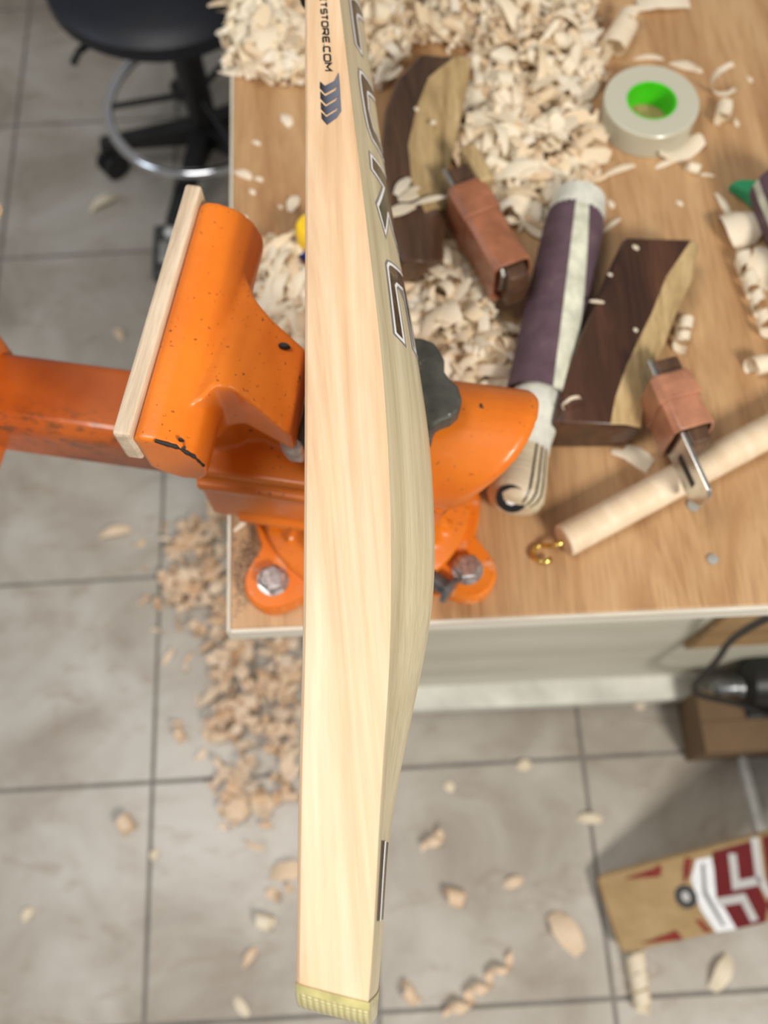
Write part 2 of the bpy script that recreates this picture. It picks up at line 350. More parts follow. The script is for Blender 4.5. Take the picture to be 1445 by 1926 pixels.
def bat_body(name, ys, off=0.0, mats=None, pick=None):
    b = MB(); R = [bat_ring(y, off) for y in ys]; n = len(R[0])
    b.v = [tuple(p) for r in R for p in r]
    for i in range(len(R)-1):
        for j in range(n):
            k = (j+1) % n
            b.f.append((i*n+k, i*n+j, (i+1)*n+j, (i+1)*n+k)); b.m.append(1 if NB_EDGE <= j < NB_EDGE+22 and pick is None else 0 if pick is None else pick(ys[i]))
    b.f.append(tuple(range(n))); b.m.append(0 if pick is None else pick(ys[0]))
    b.f.append(tuple(reversed(range((len(R)-1)*n, len(R)*n)))); b.m.append(0)
    return b.build(name, mats, bat, smooth=28)
ys = [TOE+.0002+RT*(1-cos(pi/2*k/8)) for k in range(9)]
ys += [TOE+RT+(SHO-.05-TOE-RT)*k/70 for k in range(1, 71)] + [SHO-.05+.05*sin(pi/2*k/8) for k in range(1, 8)]
bat_body('blade', ys, 0, [M['blade'], M['spine']])
tag(bat_body('toe_guard', [TOE-.0006+.0001]+[TOE+.0092*(k/10)**1.7 for k in range(1, 11)], .0005, [M['glue'], M['weave']], lambda y: 1 if y < TOE+.0056 else 0), 'yellowish woven toe guard')
hb = MB(); cx = (smooth_tab(XL, .57)+smooth_tab(XR, .57))/2
hb.tube([Vector((cx, y, ZE-HB))-BAT0 for y in (.56, .6, .7, .8, .84, .85)], [.0165, .0165, .0172, .018, .02, .017], 20)
hb.build('handle', M['black'], bat, smooth=40)
# print on the edge of the bat: letters running towards the toe, built as strokes
def edge_pt(px, py, lift=.0007):
    p = at(px, py, ZE+.0004); return Vector((p.x, p.y, ZE+lift+.0001))-BAT0
GL = {'E': [[(1, 0), (.15, 0), (0, .15), (0, .85), (.15, 1), (1, 1)], [(0, .5), (.9, .5)]], 'T': [[(0, 1), (1, 1)], [(.5, 1), (.5, 0)]],
      'S': [[(0, 0), (.85, 0), (1, .12), (1, .4), (.85, .5), (.15, .5), (0, .6), (0, .88), (.15, 1), (1, 1)]],
      'O': [[(.15, 0), (.85, 0), (1, .15), (1, .85), (.85, 1), (.15, 1), (0, .85), (0, .15), (.15, 0)]],
      'R': [[(0, 0), (0, 1), (.85, 1), (1, .88), (1, .52), (.85, .4), (0, .4)], [(.45, .4), (1, 0)]],
      'C': [[(1, 0), (.15, 0), (0, .15), (0, .85), (.15, 1), (1, 1)]], 'M': [[(0, 0), (0, 1), (.5, .35), (1, 1), (1, 0)]],
      '.': [[(0, 0), (0, .14)]], 'K': [[(0, 0), (0, 1)], [(1, 1), (.1, .5), (1, 0)]], 'I': [[(.5, 0), (.5, 1)]]}
def stroke2d(pts, w, fn, b, mi=0):
    """flat ribbon of width w along pts, mitred; fn lifts 2-D to 3-D"""
    n = len(pts); L = []; Rr = []
    closed = pts[0] == pts[-1]
    for i in range(n):
        p = Vector(pts[i])
        a = Vector(pts[i-1]) if i else (Vector(pts[-2]) if closed else None); c = Vector(pts[i+1]) if i < n-1 else (Vector(pts[1]) if closed else None)
        d1 = (p-a).normalized() if a else None; d2 = (c-p).normalized() if c else None
        if d1 is None: d1 = d2
        if d2 is None: d2 = d1
        nn = Vector((-d1.y-d2.y, d1.x+d2.x)); nn = nn.normalized() if nn.length > 1e-6 else Vector((-d1.y, d1.x))
        k = w/2/max(.45, nn.dot(Vector((-d1.y, d1.x))))
        L.append(fn(*(p+nn*k))); Rr.append(fn(*(p-nn*k)))
    b.add(L+Rr, [(i, i+1, n+i+1, n+i) for i in range(n-1)], mi)
SPAN = [('C', -68, -56), ('R', -54, -41), ('I', -40, -34), ('C', -32, -20), ('K', -19, -7), ('E', -8.5, 3), ('T', 4.5, 15), ('S', 17, 27.5), ('T', 28.5, 38.5), ('O', 40.5, 52), ('R', 54, 67), ('E', 69.5, 82), ('.', 85, 86), ('C', 88, 100), ('O', 102.5, 117), ('M', 119, 134.5)]
b = MB()
for ch, s0, s1 in SPAN[4:]:
    def fn(u, v, s0=s0, s1=s1):
        py = s0+u; base = 603.2+(py-20)*.0655; hi = base+12.6+(py-20)*.0135
        return edge_pt(base+(hi-base)*v/10, py)
    for st in GL[ch]:
        stroke2d([(.9+p[0]*(s1-s0-1.8), .9+p[1]*8.2) for p in st], 2.5, fn, b)
tag(b.build('edge_lettering', M['ink'], bat), 'black lettering ETSTORE.COM')
def chev(pts): return [edge_pt(590+a/7.7, c/7.7) for a, c in pts]
C1 = [(95, 1185), (165, 1250), (300, 1180), (365, 1055), (380, 1230), (352, 1240), (300, 1290), (165, 1365), (92, 1285)]
C2 = [(100, 1330), (172, 1400), (318, 1318), (352, 1240), (380, 1230), (388, 1390), (358, 1395), (310, 1440), (180, 1520), (100, 1435)]
C3 = [(106, 1480), (178, 1552), (326, 1465), (358, 1395), (388, 1390), (396, 1540), (360, 1548), (316, 1592), (186, 1672), (108, 1585)]
C4 = [(114, 1630), (188, 1702), (335, 1612), (360, 1548), (396, 1540), (402, 1610), (340, 1710), (195, 1815), (118, 1725)]
for pts in (C1, C2, C3, C4):
    MB().add(chev(pts), [tuple(reversed(range(len(pts))))]).build('chevron_print', M['gradient'], bat)
# stickers on the back of the bat
def back_pt(y, t, lift):
    k = min(1, max(0, (.02-y)/.06)); k = k*k*(3-2*k); x = back(y, min(t, 1.99))
    return Vector((x+lift, y-(x-smooth_tab(XL, y))*.29*k, ZE-HB*t+lift*.5))-BAT0
def offset_poly(p, d):
    n = len(p); A = sum(p[i][0]*p[(i+1) % n][1]-p[(i+1) % n][0]*p[i][1] for i in range(n)); sg = 1 if A > 0 else -1; out = []
    for i in range(n):
        a, q, c = Vector(p[i-1]), Vector(p[i]), Vector(p[(i+1) % n]); d1 = (q-a).normalized(); d2 = (c-q).normalized()
        n1 = Vector((d1.y, -d1.x))*sg; n2 = Vector((d2.y, -d2.x))*sg; s = n1+n2
        s = s.normalized() if s.length > 1e-4 else n1
        q = q+s*(d/max(.5, s.dot(n1))); out.append((q.x, q.y))
    return out
from mathutils.geometry import tessellate_polygon
def sticker(name, poly, border=.0019):
    pm = [(y, t*HB) for y, t in poly]
    for k, (d, mat, nm) in enumerate(((border*1.7, 'grey_print', name+'_outline'), (border, 'white_print', name+'_border'), (0, 'sticker', name))):
        q = offset_poly(pm, d) if d else pm
        q2 = []
        for i in range(len(q)):
            a, c = Vector(q[i]), Vector(q[(i+1) % len(q)]); n = max(1, int((c-a).length/.006))
            q2 += [tuple(a+(c-a)*j/n) for j in range(n)]
        tris = tessellate_polygon([[Vector((x, y, 0)) for x, y in q2]])
        MB().add([back_pt(y, z/HB, .00015+.0001*k) for y, z in q2], [tuple(t) for t in tris]).build(nm, M[mat], bat)
ARCH = [(.3109, .356), (.3138, .389), (.3153, .453), (.321, .792), (.318, 1.0), (.2716, .90), (.2716, .706), (.3065, .69), (.3088, .667), (.3063, .487), (.3024, .431), (.2677, .431), (.2684, .326)]
ZIG = [(.3873, .342), (.3926, .803), (.378, .95), (.3637, 1.0), (.3445, 1.02), (.332, 1.02), (.3473, .70), (.3591, .603), (.3584, .57), (.3381, .41), (.3514, .337), (.3773, .617), (.3779, .326)]
CEE = [(.4517, .348), (.4539, .412), (.4597, .77), (.4555, .786), (.445, .47), (.4416, .448), (.4279, .426), (.4215, .467), (.4162, .5), (.4165, .725), (.4169, .90), (.407, .80), (.4062, .434), (.4109, .373), (.4194, .345), (.435, .326), (.4458, .326)]
TOPL = [(.5123, .337), (.5197, .453), (.5331, .856), (.526, .822), (.5097, .476), (.5033, .439), (.487, .442), (.4751, .437), (.4749, .337), (.4925, .331)]
for poly in (ARCH, ZIG, CEE, TOPL): sticker('letter_sticker', poly)
b = MB(); c = MB()
for i in range(14):
    ya, yb = .016-.0019*i, .016-.0019*(i+1)
    for bb, t0, t1, l in ((b, .22, .75, .0003), (c, .36, .47, .0005)):
        bb.add([back_pt(ya, t0, l), back_pt(ya, t1, l), back_pt(yb, t1, l), back_pt(yb, t0, l)], [(3, 2, 1, 0)])
b.build('toe_sticker', M['sticker'], bat); c.build('toe_sticker_stripe', M['white_print'], bat)

# ------------------------------------------------------------------ bench vise
VO = Vector((-.01, .282, BZ)); VR = radians(-12.15)
vise = thing('bench_vise', 'large orange bench vise bolted to the bench corner', 'vise', VO, VR)
b = MB()
prof = [(-.110, .205), (-.1105, .240), (-.106, .2435), (-.097, .2435), (-.086, .239), (-.078, .229), (-.074, .215), (-.0755, .203), (-.081, .195), (-.092, .193), (-.103, .198)]
b.rings([[(x, y, z) for x, z in prof] for y in (-.0745, -.04, 0, .04, .0885)])
neck = [(-.1, .062), (-.078, .055), (-.073, .046), (-.066, .034), (-.055, .024), (-.033, .013), (-.031, -.045), (-.05, -.037), (-.065, -.031), (-.074, -.034), (-.079, -.044), (-.1, -.055)]
ntop = lambda x, y: .243+(min(0, -.08-x))*.62-max(0, abs(y+.01)-.03)*.5
b.rings([[(x, y*.5, .13) for x, y in neck], [(x, y*.55, .165) for x, y in neck], [(x, y, .19) for x, y in neck], [(x, y, ntop(x, y)) for x, y in neck]])
b.box(-.106, .05, -.046, .044, .06, .138)               # housing around the slider
b.box(-.104, .052, -.052, .047, .118, .127)             # ledges round the housing
b.box(-.085, .052, -.050, .047, .06, .068)
def cyl_pt(x, r, sl, j):
    y = .008+r*cos(2*pi*j/32); z = .118+r*sin(2*pi*j/32); q = max(0, (.045-y)/.09)
    return (x-sl*(.044*q**3+max(0, .15-z)*.34), y, z)
b.rings([[cyl_pt(x, r, sl, j) for j in range(32)] for x, r, sl in ((-.02, .040, 0), (.02, .0435, 0), (.06, .0445, .2), (.112, .0445, 1), (.117, .040, 1))])
b.rings([[(x*k, y*k, z) for x, y in ((-.075, -.046), (.066, -.036), (.066, .048), (-.075, .048))] for z, k in ((.02, .95), (.06, .9), (.10, .98))])
b.lathe([(.083, .014), (.083, .024), (.066, .032), (.057, .055), (.052, .08)], 40, caps=True)
for a in (-28, -62, -118, -152, 28, 62, 118, 152):
    d = Matrix.Rotation(radians(a)-VR, 4, 'Z'); b.prism([(.03, -.004), (.072, -.004), (.072, .004), (.03, .004)], .02, .1, M=d, top=lambda x, y: .1-(x-.03)*1.6)
b.build('body', M['orange'], vise, remesh=.0016)
def lug_outline(th):
    r = .0905; best = r
    for a in (-139.7, -40.4, 40.4, 139.7):
        dth = (th-radians(a)+pi) % (2*pi)-pi
        c = .098*cos(dth); s = .098*sin(dth)
        if abs(s) < .0235 and c > 0: best = max(best, c+sqrt(.0235**2-s*s))
    return best
n = 240; rr = [lug_outline(2*pi*i/n) for i in range(n)]
for it in range(6): rr = [(rr[i-1]+2*rr[i]+rr[(i+1) % n])/4 for i in range(n)]
b = MB(); po = [(rr[i]*cos(2*pi*i/n-VR), rr[i]*sin(2*pi*i/n-VR)) for i in range(n)]
b.rings([[(x, y, 0) for x, y in po], [(x, y, .0145) for x, y in po], [(x*.98, y*.98, .017) for x, y in po]])
b.build('base_plate', M['orange_dusty'], vise, smooth=40)
for a in (-139.7, -40.4, 40.4, 139.7):
    p = Vector((.098*cos(radians(a)-VR), .098*sin(radians(a)-VR), .017))
    bo = MB().lathe([(.0001, .0095), (.0085, .0095), (.0098, .0088), (.0113, .0072)], 6).rings([[(.0113*cos(pi/3*j), .0113*sin(pi/3*j), z) for j in range(6)] for z in (0.0008, .0072)]).build('hex_bolt', M['zinc'], vise, loc=p)
    bo.rotation_euler = (0, 0, .5 if a == -139.7 else .25)
    MB().lathe([(.0122, 0), (.0122, .001), (.006, .0012)], 24).build('washer', M['zinc'], bo)
rc = random.Random(5)
chip = [(prof[i][0]+(prof[i+1][0]-prof[i][0])*k/5, -.0742, prof[i][1]+(prof[i+1][1]-prof[i][1])*k/5) for i in (3, 4, 5) for k in range(5)]
MB().tube(chip, [.0004+.0011*rc.random() for _ in chip], 7).build('paint_chip', M['slot'], vise)
for px, py, r in ((534, 649, .0026), (296, 802, .001), (340, 826, .0012)):
    q = at(px, py, BZ+(.222 if px > 500 else .2418))-VO; q = Matrix.Rotation(-VR, 4, 'Z') @ q
    MB().lathe([(.0001, .0006), (r*.7, .0006), (r, -.002)], 9).build('paint_chip', M['slot'], vise, loc=q).scale = (1.6, .8, 1)
# wooden lining of the fixed jaw
pd = [(-.1212, -.0745), (-.1212, .0985), (-.1106, .0985), (-.1106, -.0745)]
MB().prism(pd, .214, .2455).build('jaw_lining', M['pad'], vise, bevel=.0022)
sec = [(-.022, .066), (.034, .066), (.038, .071), (.038, .109), (.033, .115), (-.014, .115), (-.021, .108), (-.022, .1)]
MB().rings([[(x, y, z) for y, z in sec] for x in (-.34, -.08)]).build('slider_bar', M['orange_bar'], vise, bevel=.003)
mj = MB()
mj.rings([[(-.4646+.111-x-.022, y, z-.006) for x, z in prof] for y in (-.085, 0, .067)])
mj.box(-.33, -.273, -.052, .046, .06, .13); mj.prism([(-.34, .03), (-.275, .03), (-.275, -.03), (-.34, -.03)], .1, .225)
mj.build('moving_jaw', M['orange'], vise, remesh=.0022)
MB().prism([(-.2565, -.085), (-.2565, .088), (-.2462, .088), (-.2462, -.085)], .212, .2445).build('moving_jaw_lining', M['pad'], vise, bevel=.003)
# anvil plate with lobed edge
lob = [(-.032, .034), (.0, .044), (.024, .047), (.034, .0478), (.0425, .0455), (.047, .040), (.0505, .034), (.0515, .026), (.055, .0215), (.0615, .0165), (.065, .008), (.064, -.0005), (.060, -.006), (.054, -.0095), (.0505, -.013), (.050, -.022), (.045, -.03), (.0, -.036), (-.032, -.036)]
MB().prism(lob, .172, .1868).build('anvil_plate', M['iron'], vise, bevel=.0025, seg=3)
wl = MB().prism([(-.044, -.034), (-.046, -.025), (-.047, -.008), (-.0455, .012), (-.028, .016), (-.028, -.04), (-.038, -.040)], .16, .1855); tag(wl.build('anvil_edge', M['steel'], vise, bevel=.003), 'bare silver steel edge')
# swivel lock screw
R_ = Matrix.Rotation(-VR, 4, 'Z'); lk = MB()
p0 = Vector(at(806, 1083, BZ+.022)-VO); p1 = Vector(at(842, 1108, BZ+.022)-VO); p2 = p1+(p1-p0)*.22
p0 = p0-(p1-p0)*.8
lk.tube([p0, p1], .0066, 14, M=R_).tube([p1-(p2-p1)*.1, p1, p1+(p2-p1)*.9, p2], [.008, .0112, .0112, .0095], 16, M=R_)
lk.build('lock_screw', M['dark_steel'], vise, smooth=40)
kb = MB().lathe([(.0001, -.0075), (.005, -.006), (.0075, 0), (.005, .006), (.0001, .0075)], 16); kb.tube([(0, 0, 0), (.03, .02, .0)], .003, 10)
kb.build('lock_handle', M['dark_steel'], vise, smooth=True, loc=R_ @ (at(572, 951, BZ+.066)-VO))

# ------------------------------------------------------------------ wooden hand planes
def plane(name, label, st, z_top, mats, iron_px, wrap, wrap_mat, sap_from=0, sap_low=.35):
    c = sum((at(*s[0], BZ+z_top) for s in st), Vector())/len(st); o = Vector((c.x, c.y, BZ))
    t = thing(name, label, 'hand plane', o)
    R = []; zt = z_top
    for l, r, s in st:
        A = at(*l, BZ+zt)-o; Bq = at(*r, BZ+zt)-o; Cc = at(*s, BZ+zt*.72)-o
        ax = Vector((0, 0, -zt))
        R.append([Vector((A.x+.001, A.y, 0)), Vector((A.x, A.y, zt*.5)), Vector((A.x+.0005, A.y, zt-.004)), Vector((A.x+.004, A.y, zt)), A.lerp(Bq, .5)+Vector((0, 0, .0006)), Bq,
                  Bq.lerp(Cc, .45)+Vector((0, 0, .0035)), Cc, Vector((Cc.x-.002, Cc.y, zt*sap_low)), Vector((Cc.x-.010, Cc.y, 0))])
    b = MB(); b.rings(R); n = 10
    for i in range(len(b.f)-2):
        if i % n in (5, 6, 7) and i//n >= sap_from: b.m[i] = 1
    b.build('body', mats, t, smooth=50, bevel=.002)
    a, e = at(*iron_px[0], BZ+.048)-o, at(*iron_px[1], BZ+.048)-o
    L = (e-a).length; yaw = atan2((e-a).y, (e-a).x); Mx = Matrix.Translation(Vector((a.x, a.y, 0))) @ Matrix.Rotation(yaw, 4, 'Z')
    return t, Mx, L
P2 = [((1038, 794), (1148, 800), (1207, 806)), ((1050, 741), (1158, 747), (1215, 755)), ((1066, 690), (1178, 690), (1230, 694)), ((1088, 633), (1202, 638), (1254, 642)), ((1110, 585), (1226, 590), (1274, 588)), ((1138, 520), (1254, 520), (1304, 523)), ((1172, 446), (1300, 453), (1317, 460))]
t2, Mx, L = plane('wooden_hand_plane', 'dark rosewood hand plane with straight yellow sapwood side, lying near the dowel', P2, .046, [M['rosewood'], M['sapwood']], ((1222, 690), (1340, 945)), None, None)
def iron_set(t, Mx, L, w0, w1, wrapmat, wl, zc=.05, hz=.019, tip=True, wedge_mat='rosewood_old', seam=None):
    # local x runs along the iron; the iron stands on edge on the -y side, the wedge beside it
    pl = [(-.02, -.008), (L-.008, -.008), (L, -.008), (L, -.0045), (-.02, -.0045)]
    b = MB(); prof = [(.004, zc-hz), (L-.012, zc-hz), (L, zc-hz*.2), (L, zc+hz*.75), (L-.004, zc+hz), (.004, zc+hz)]
    b.rings([[(x, y, z) for x, z in prof] for y in (-.009, -.0055)], M=Mx)
    ir = b.build('iron', M['blade_steel'], t, bevel=.0006)
    MB().box(L-.042, L-.016, -.0094, -.0089, zc-.004, zc+.004, M=Mx).build('slot', M['slot'], ir)
    b = MB(); b.rings([[(x, -.005, zc-hz), (x, .012*k+.002, zc-hz), (x, .016*k+.002, zc), (x, .012*k+.002, zc+hz), (x, -.005, zc+hz)] for x, k in ((.006, 1.1), (w1-.01, 1.0), (w1+.012, .75))], M=Mx)
    b.build('wedge', M[wedge_mat], t, bevel=.002)
    def ring(x, e, sx=0):
        pts = [(-.0125, -.0215), (.012, -.022), (.0185, -.012), (.0195, .008), (.0165, .0205), (.011, .0225), (-.009, .0225), (-.0135, .0185)]
        return [Vector((x+sx*(1 if z > 0 else 0), y*e, zc+z*e)) for y, z in pts]
    b = MB(); n = 8
    segs = [(w0, 1.0), (w0+(w1-w0)*.3, 1.03), (w0+(w1-w0)*.62, .99), (w1, 1.07)]
    b.rings([ring(x, e) for x, e in segs]+[ring(w1, .97)]+[ring(x, e*.93) for x, e in reversed(segs[:-1])]+[ring(w0, 1.0)], caps=False, M=Mx)
    wr = b.build('leather_wrap', M[wrapmat], t, smooth=30, bevel=.001)
    if seam is not None:
        MB().rings([ring(x, e) for x, e in ((w0+.002, 1.07), (seam, 1.1), (seam+.001, 1.04))]+[ring(seam, 1.03), ring(w0+.002, 1.03), ring(w0+.002, 1.07)], caps=False, M=Mx).build('leather_flap', M[wrapmat], wr, smooth=30)
iron_set(t2, Mx, L, .020, .069, 'leather_light', .02, seam=.042)
P1 = [((752, 490), (800, 495), (832, 488)), ((728, 410), (800, 400), (840, 395)), ((718, 340), (775, 345), (841, 335)), ((717, 265), (768, 272), (853, 280)), ((722, 205), (785, 200), (868, 222)), ((742, 150), (806, 146), (880, 163)), ((787, 101), (850, 110), (888, 105))]
t1, Mx, L = plane('wooden_hand_plane', 'curved brown hand plane with broad yellow sapwood face, among the shavings behind the bat', P1, .055, [M['rosewood_old'], M['sapwood']], ((843, 338), (962, 543)), None, None, sap_from=1)
iron_set(t1, Mx, L-.003, .026, L-.007, 'leather', .03, seam=.060)
MB().box(-.008, .034, .013, .027, .034, .075, M=Mx).build('wedge_slip', M['sapwood'], t1, bevel=.003)

# ------------------------------------------------------------------ sanding sticks
def stick(label, top_px, end_px, r, cap=True, tab=False, wrap_to=.66, group=None, stripe=(80, 104, 112, 176)):
    a, e = at(*top_px, BZ+r), at(*end_px, BZ+r); d = e-a; L = d.length; yaw = atan2(d.y, d.x)
    t = thing('sanding_stick', label, 'sanding tool', (a.x, a.y, BZ), yaw)
    def arc(x, rr, a0, a1, n): return [(x, -rr*1.0*cos(radians(a0+(a1-a0)*k/n)), r+(rr*sin(radians(a0+(a1-a0)*k/n)))) for k in range(n+1)]
    xs = [0, .004, .02, L*wrap_to*.5, L*wrap_to]
    sa = lambda x: stripe[0]+(stripe[2]-stripe[0])*x/(L*wrap_to); sb_ = lambda x: stripe[1]+(stripe[3]-stripe[1])*x/(L*wrap_to)
    xs = [0, .004, .02]+[.02+(L*wrap_to-.02)*k/8 for k in range(1, 9)]; qs = [.8, .95]+[1]*9
    MB().rings([arc(x, r*q, sb_(x), sa(x)+360, 40) for x, q in zip(xs, qs)], caps=False, closed=False).build('abrasive_wrap', M['abrasive'], t, smooth=40)
    MB().rings([arc(x, r*q*.985, sa(x)-6, sb_(x)+6, 10) for x, q in zip(xs, qs)], caps=False, closed=False).build('backing_strip', M['backing'], t, smooth=40)
    core = MB(); core.rings([arc(x, r*q, 0, 346, 24) for x, q in ((.002, .86), (L*.6, .86))]); core.build('core', M['cane'], t)
    if cap:
        MB().rings([arc(x, r*q, 0, 345, 28) for x, q in ((-.016, .7), (-.012, .9), (.004, .97), (.012, .97))]).build('end_tape', M['cloth'], t, smooth=40)
        MB().rings([arc(x, r*q, 0, 345, 28) for x, q in ((L*(wrap_to-.01), .8), (L*.76, .78), (L*.8, .72), (L*.825, .74))]).build('binding_tape', M['cloth'], t, smooth=40)
        hr = [(L*.78, .66), (L*.86, .76), (L*.93, .86), (L*.965, .87), (L*.985, .76), (L*.997, .56), (L, .4)]
        MB().rings([arc(x, r*q, 0, 345, 28) for x, q in hr]).build('handle', M['cane'], t, smooth=40)
        for an in (112, 128, 144):
            MB().rings([[(x, -(r*q+.0004)*cos(radians(an+dd)), r+(r*q+.0004)*sin(radians(an+dd))) for dd in (-2.4, 2.4)] for x, q in hr[:-1]], caps=False, closed=False).build('rubber_line', M['ink'], t)
        MT = Matrix.Translation(Vector((L-.0032, -.003, r+.0128))) @ Matrix.Rotation(radians(52), 4, 'Y')
        bd = MB().lathe([(.0001, .0012), (.0118, .0012), (.0128, -.004)], 24, M=MT).build('end_badge', M['ink'], t)
        MB().rings([[(-.004*k+.0065*cos(2*pi*j/7+k), .004*k+.0055*sin(2*pi*j/7), z) for j in range(7)] for z in (.0012, .0017) for k in (.3,)], M=MT).build('badge_mark', M['white_print'], bd)
        MB().rings([[(L*x, -(r*.74+.0006+q*0)*cos(radians(an)), r+(r*.74+.0008)*sin(radians(an))) for an in (148, 158)] for x, q in ((.90, 0), (.945, 0))], caps=False, closed=False).build('red_mark', M['red_print'], t)
    if tab:
        MB().rings([[(-.014, y, z) for y, z in ((.012, .004), (.022, .004), (.022, .012), (.012, .014))], [(.012, y, z) for y, z in ((.006, .004), (.024, .004), (.025, .018), (.008, .02))]]).build('green_tab', M['green'], t, bevel=.001)
    return t
stick('sanding stick wrapped in purple abrasive with cloth bound cane handle, beside the vise', (1086, 395), (965, 958), .026)
# second stick, mostly outside the frame
a = at(1452, 345, BZ+.028)
t = stick('purple abrasive wrapped block with green tab, at right edge beyond the large curls', (1468, 338), (1600, 640), .03, cap=False, tab=False, stripe=(8, 24, 8, 24))
tb = MB(); pts = [at(1374, 345, BZ+.012), at(1392, 337, BZ+.014), at(1425, 338, BZ+.02), at(1432, 375, BZ+.02), at(1405, 362, BZ+.014)]
Mi = (Matrix.Translation(t.location) @ Matrix.Rotation(t.rotation_euler.z, 4, 'Z')).inverted()
tb.rings([[Mi @ Vector((p.x, p.y, BZ+.003)) for p in pts], [Mi @ p for p in pts]]).build('green_tab', M['green'], t, bevel=.001)

# ------------------------------------------------------------------ dowel, tape roll, small bench things
a, e = at(1060, 1018, BZ+.0135), at(1500, 783, BZ+.0135); d = e-a; L = d.length+.12
dw = thing('dowel', 'pale round wooden dowel with brass hook, lying diagonally at bench front', 'dowel', (a.x, a.y, BZ), atan2(d.y, d.x))
b = MB(); b.rings([[(x, r*cos(2*pi*k/28), .0135+r*sin(2*pi*k/28)) for k in range(28)] for x, r in ((0, .0122), (.0012, .0134), (L, .0134))]); b.build('rod', M['dowel'], dw, smooth=40)
hk = MB(); hk.tube([(.004, 0, .0135), (-.006, 0, .0115), (-.011, .004, .008)]+[(-.017+.0075*cos(q), .001+.0075*sin(q), .005-.002*sin(q)) for q in [radians(60+k*26) for k in range(10)]], .0019, 10)
tag(hk.build('hook', M['brass'], dw, smooth=True), 'brass cup hook')

c = at(1226, 190, BZ+.026)
tape = thing('tape_roll', 'roll of milky clear tape with bright green core', 'tape', (c.x, c.y, BZ))
ro, ri, th = .0445, .0225, .027
MB().lathe([(ri+.0012, 0), (ro-.001, 0), (ro, .001), (ro, th-.001), (ro-.001, th), (ri+.0012, th), (ri+.0012, 0)], 72).build('tape_body', M['tape'], tape, smooth=40)
MB().lathe([(ri-.0008, .0004), (ri+.001, .0004), (ri+.001, th-.0005), (ri-.0008, th-.0005), (ri-.0008, .0004)], 64).build('core', M['core'], tape, smooth=40)

c = at(589, 428, BZ+.03)
pot = thing('glue_pot', 'yellow pot with blue collar, half hidden behind the left edge of the bat', 'pot', (c.x, c.y, BZ))
MB().lathe([(.0001, 0), (.0175, 0), (.018, .003), (.018, .014), (.0165, .016)], 32).build('collar', M['blue'], pot, smooth=40)
MB().lathe([(.0165, .014), (.016, .03), (.0135, .034), (.0001, .0345)], 32).build('cap', M['yellow'], pot, smooth=40)
for i, (px, py, r, lab) in enumerate(((1304, 951, .0052, 'small clear plastic disc on the bench below the plane iron'), (1340, 1053, .0042, 'tiny clear plastic disc near the bench front edge'))):
    p = at(px, py, BZ); o = MB().lathe([(.0001, 0), (r, 0), (r, .002), (r*.5, .0028), (.0001, .0028)], 20).build('plastic_disc', M['clear'], None, smooth=40, loc=p); tag(o, lab, 'disc')

# ------------------------------------------------------------------ stool and the dark case behind it
c = at(375, 192, .17); sx, sy = c.x, c.y
stool = thing('swivel_stool', 'round black swivel stool with chrome foot ring beside the bench', 'stool', (sx, sy, 0), .1)
MB().lathe([(.0001, .405), (.11, .405), (.172, .417), (.192, .437), (.19, .457), (.165, .477), (.0001, .485)], 48).build('seat', M['navy'], stool, smooth=40)
MB().lathe([(.025, .1), (.025, .3), (.02, .3), (.02, .405)], 24).build('column', M['black'], stool, smooth=40)
MB().prism([(-.08, -.05), (.08, -.05), (.08, .05), (-.08, .05)], .385, .407).build('mounting_plate', M['black'], stool, bevel=.004)
MB().tube([(-.02, -.02, .41), (-.15, -.11, .405), (-.165, -.118, .39)], .006, 10).build('height_lever', M['black'], stool)
MB().torus(.168, .0095, .17).build('foot_ring', M['chrome'], stool, smooth=True)
b = MB()
for k in range(3): q = 2*pi*k/3+pi-.1; b.tube([(.02*cos(q), .02*sin(q), .19), (.166*cos(q), .166*sin(q), .17)], .006, 10)
b.build('ring_spokes', M['black'], stool)
for k in range(5):
    q = 2*pi*k/5+radians(174)
    lg = MB().rings([[(r*cos(q)-w*sin(q), r*sin(q)+w*cos(q), z) for w, z in ((-h, z0), (h, z0), (h*.8, z1), (-h*.8, z1))] for r, h, z0, z1 in ((.015, .022, .085, .125), (.21, .014, .07, .088))]).build('leg', M['black'], stool, bevel=.003)
    Mx = Matrix.Translation(Vector((.2*cos(q), .2*sin(q), .027))) @ Matrix.Rotation(q+.7, 4, 'Z')
    b = MB()
    for s in (-1, 1): b.tube([Mx @ Vector((0, s*.006, 0)), Mx @ Vector((0, s*.018, 0))], .027, 20)
    b.tube([Vector((.2*cos(q), .2*sin(q), .03)), Vector((.2*cos(q), .2*sin(q), .075))], .005, 8)
    b.build('caster', M['black'], lg, smooth=40)
q = [at(288, 425, .11), at(288, 515, .11), at(430, 425, .11)]
w, h = q[2].x-q[0].x, q[0].y-q[1].y
case = thing('plastic_case', 'dark grey plastic case on the floor below the stool', 'case', (q[1].x, q[1].y, 0))
MB().box(0, w, 0, h, .004, .085).build('bin', M['charcoal'], case, bevel=.01)
MB().box(-.004, w+.004, -.004, h+.004, .085, .11).build('lid', M['charcoal'], case, bevel=.006)
tag(MB().lathe([(.012, 0), (.012, .006), (.008, .011), (.0001, .013)], 24).build('lid_stud', M['alu_light'], case, smooth=40, loc=(.03, h-.02, .11)), 'shiny silver stud')
MB().box(.01, .03, .02, h-.04, .11, .118).build('lid_strap', M['alu'], case, bevel=.003)

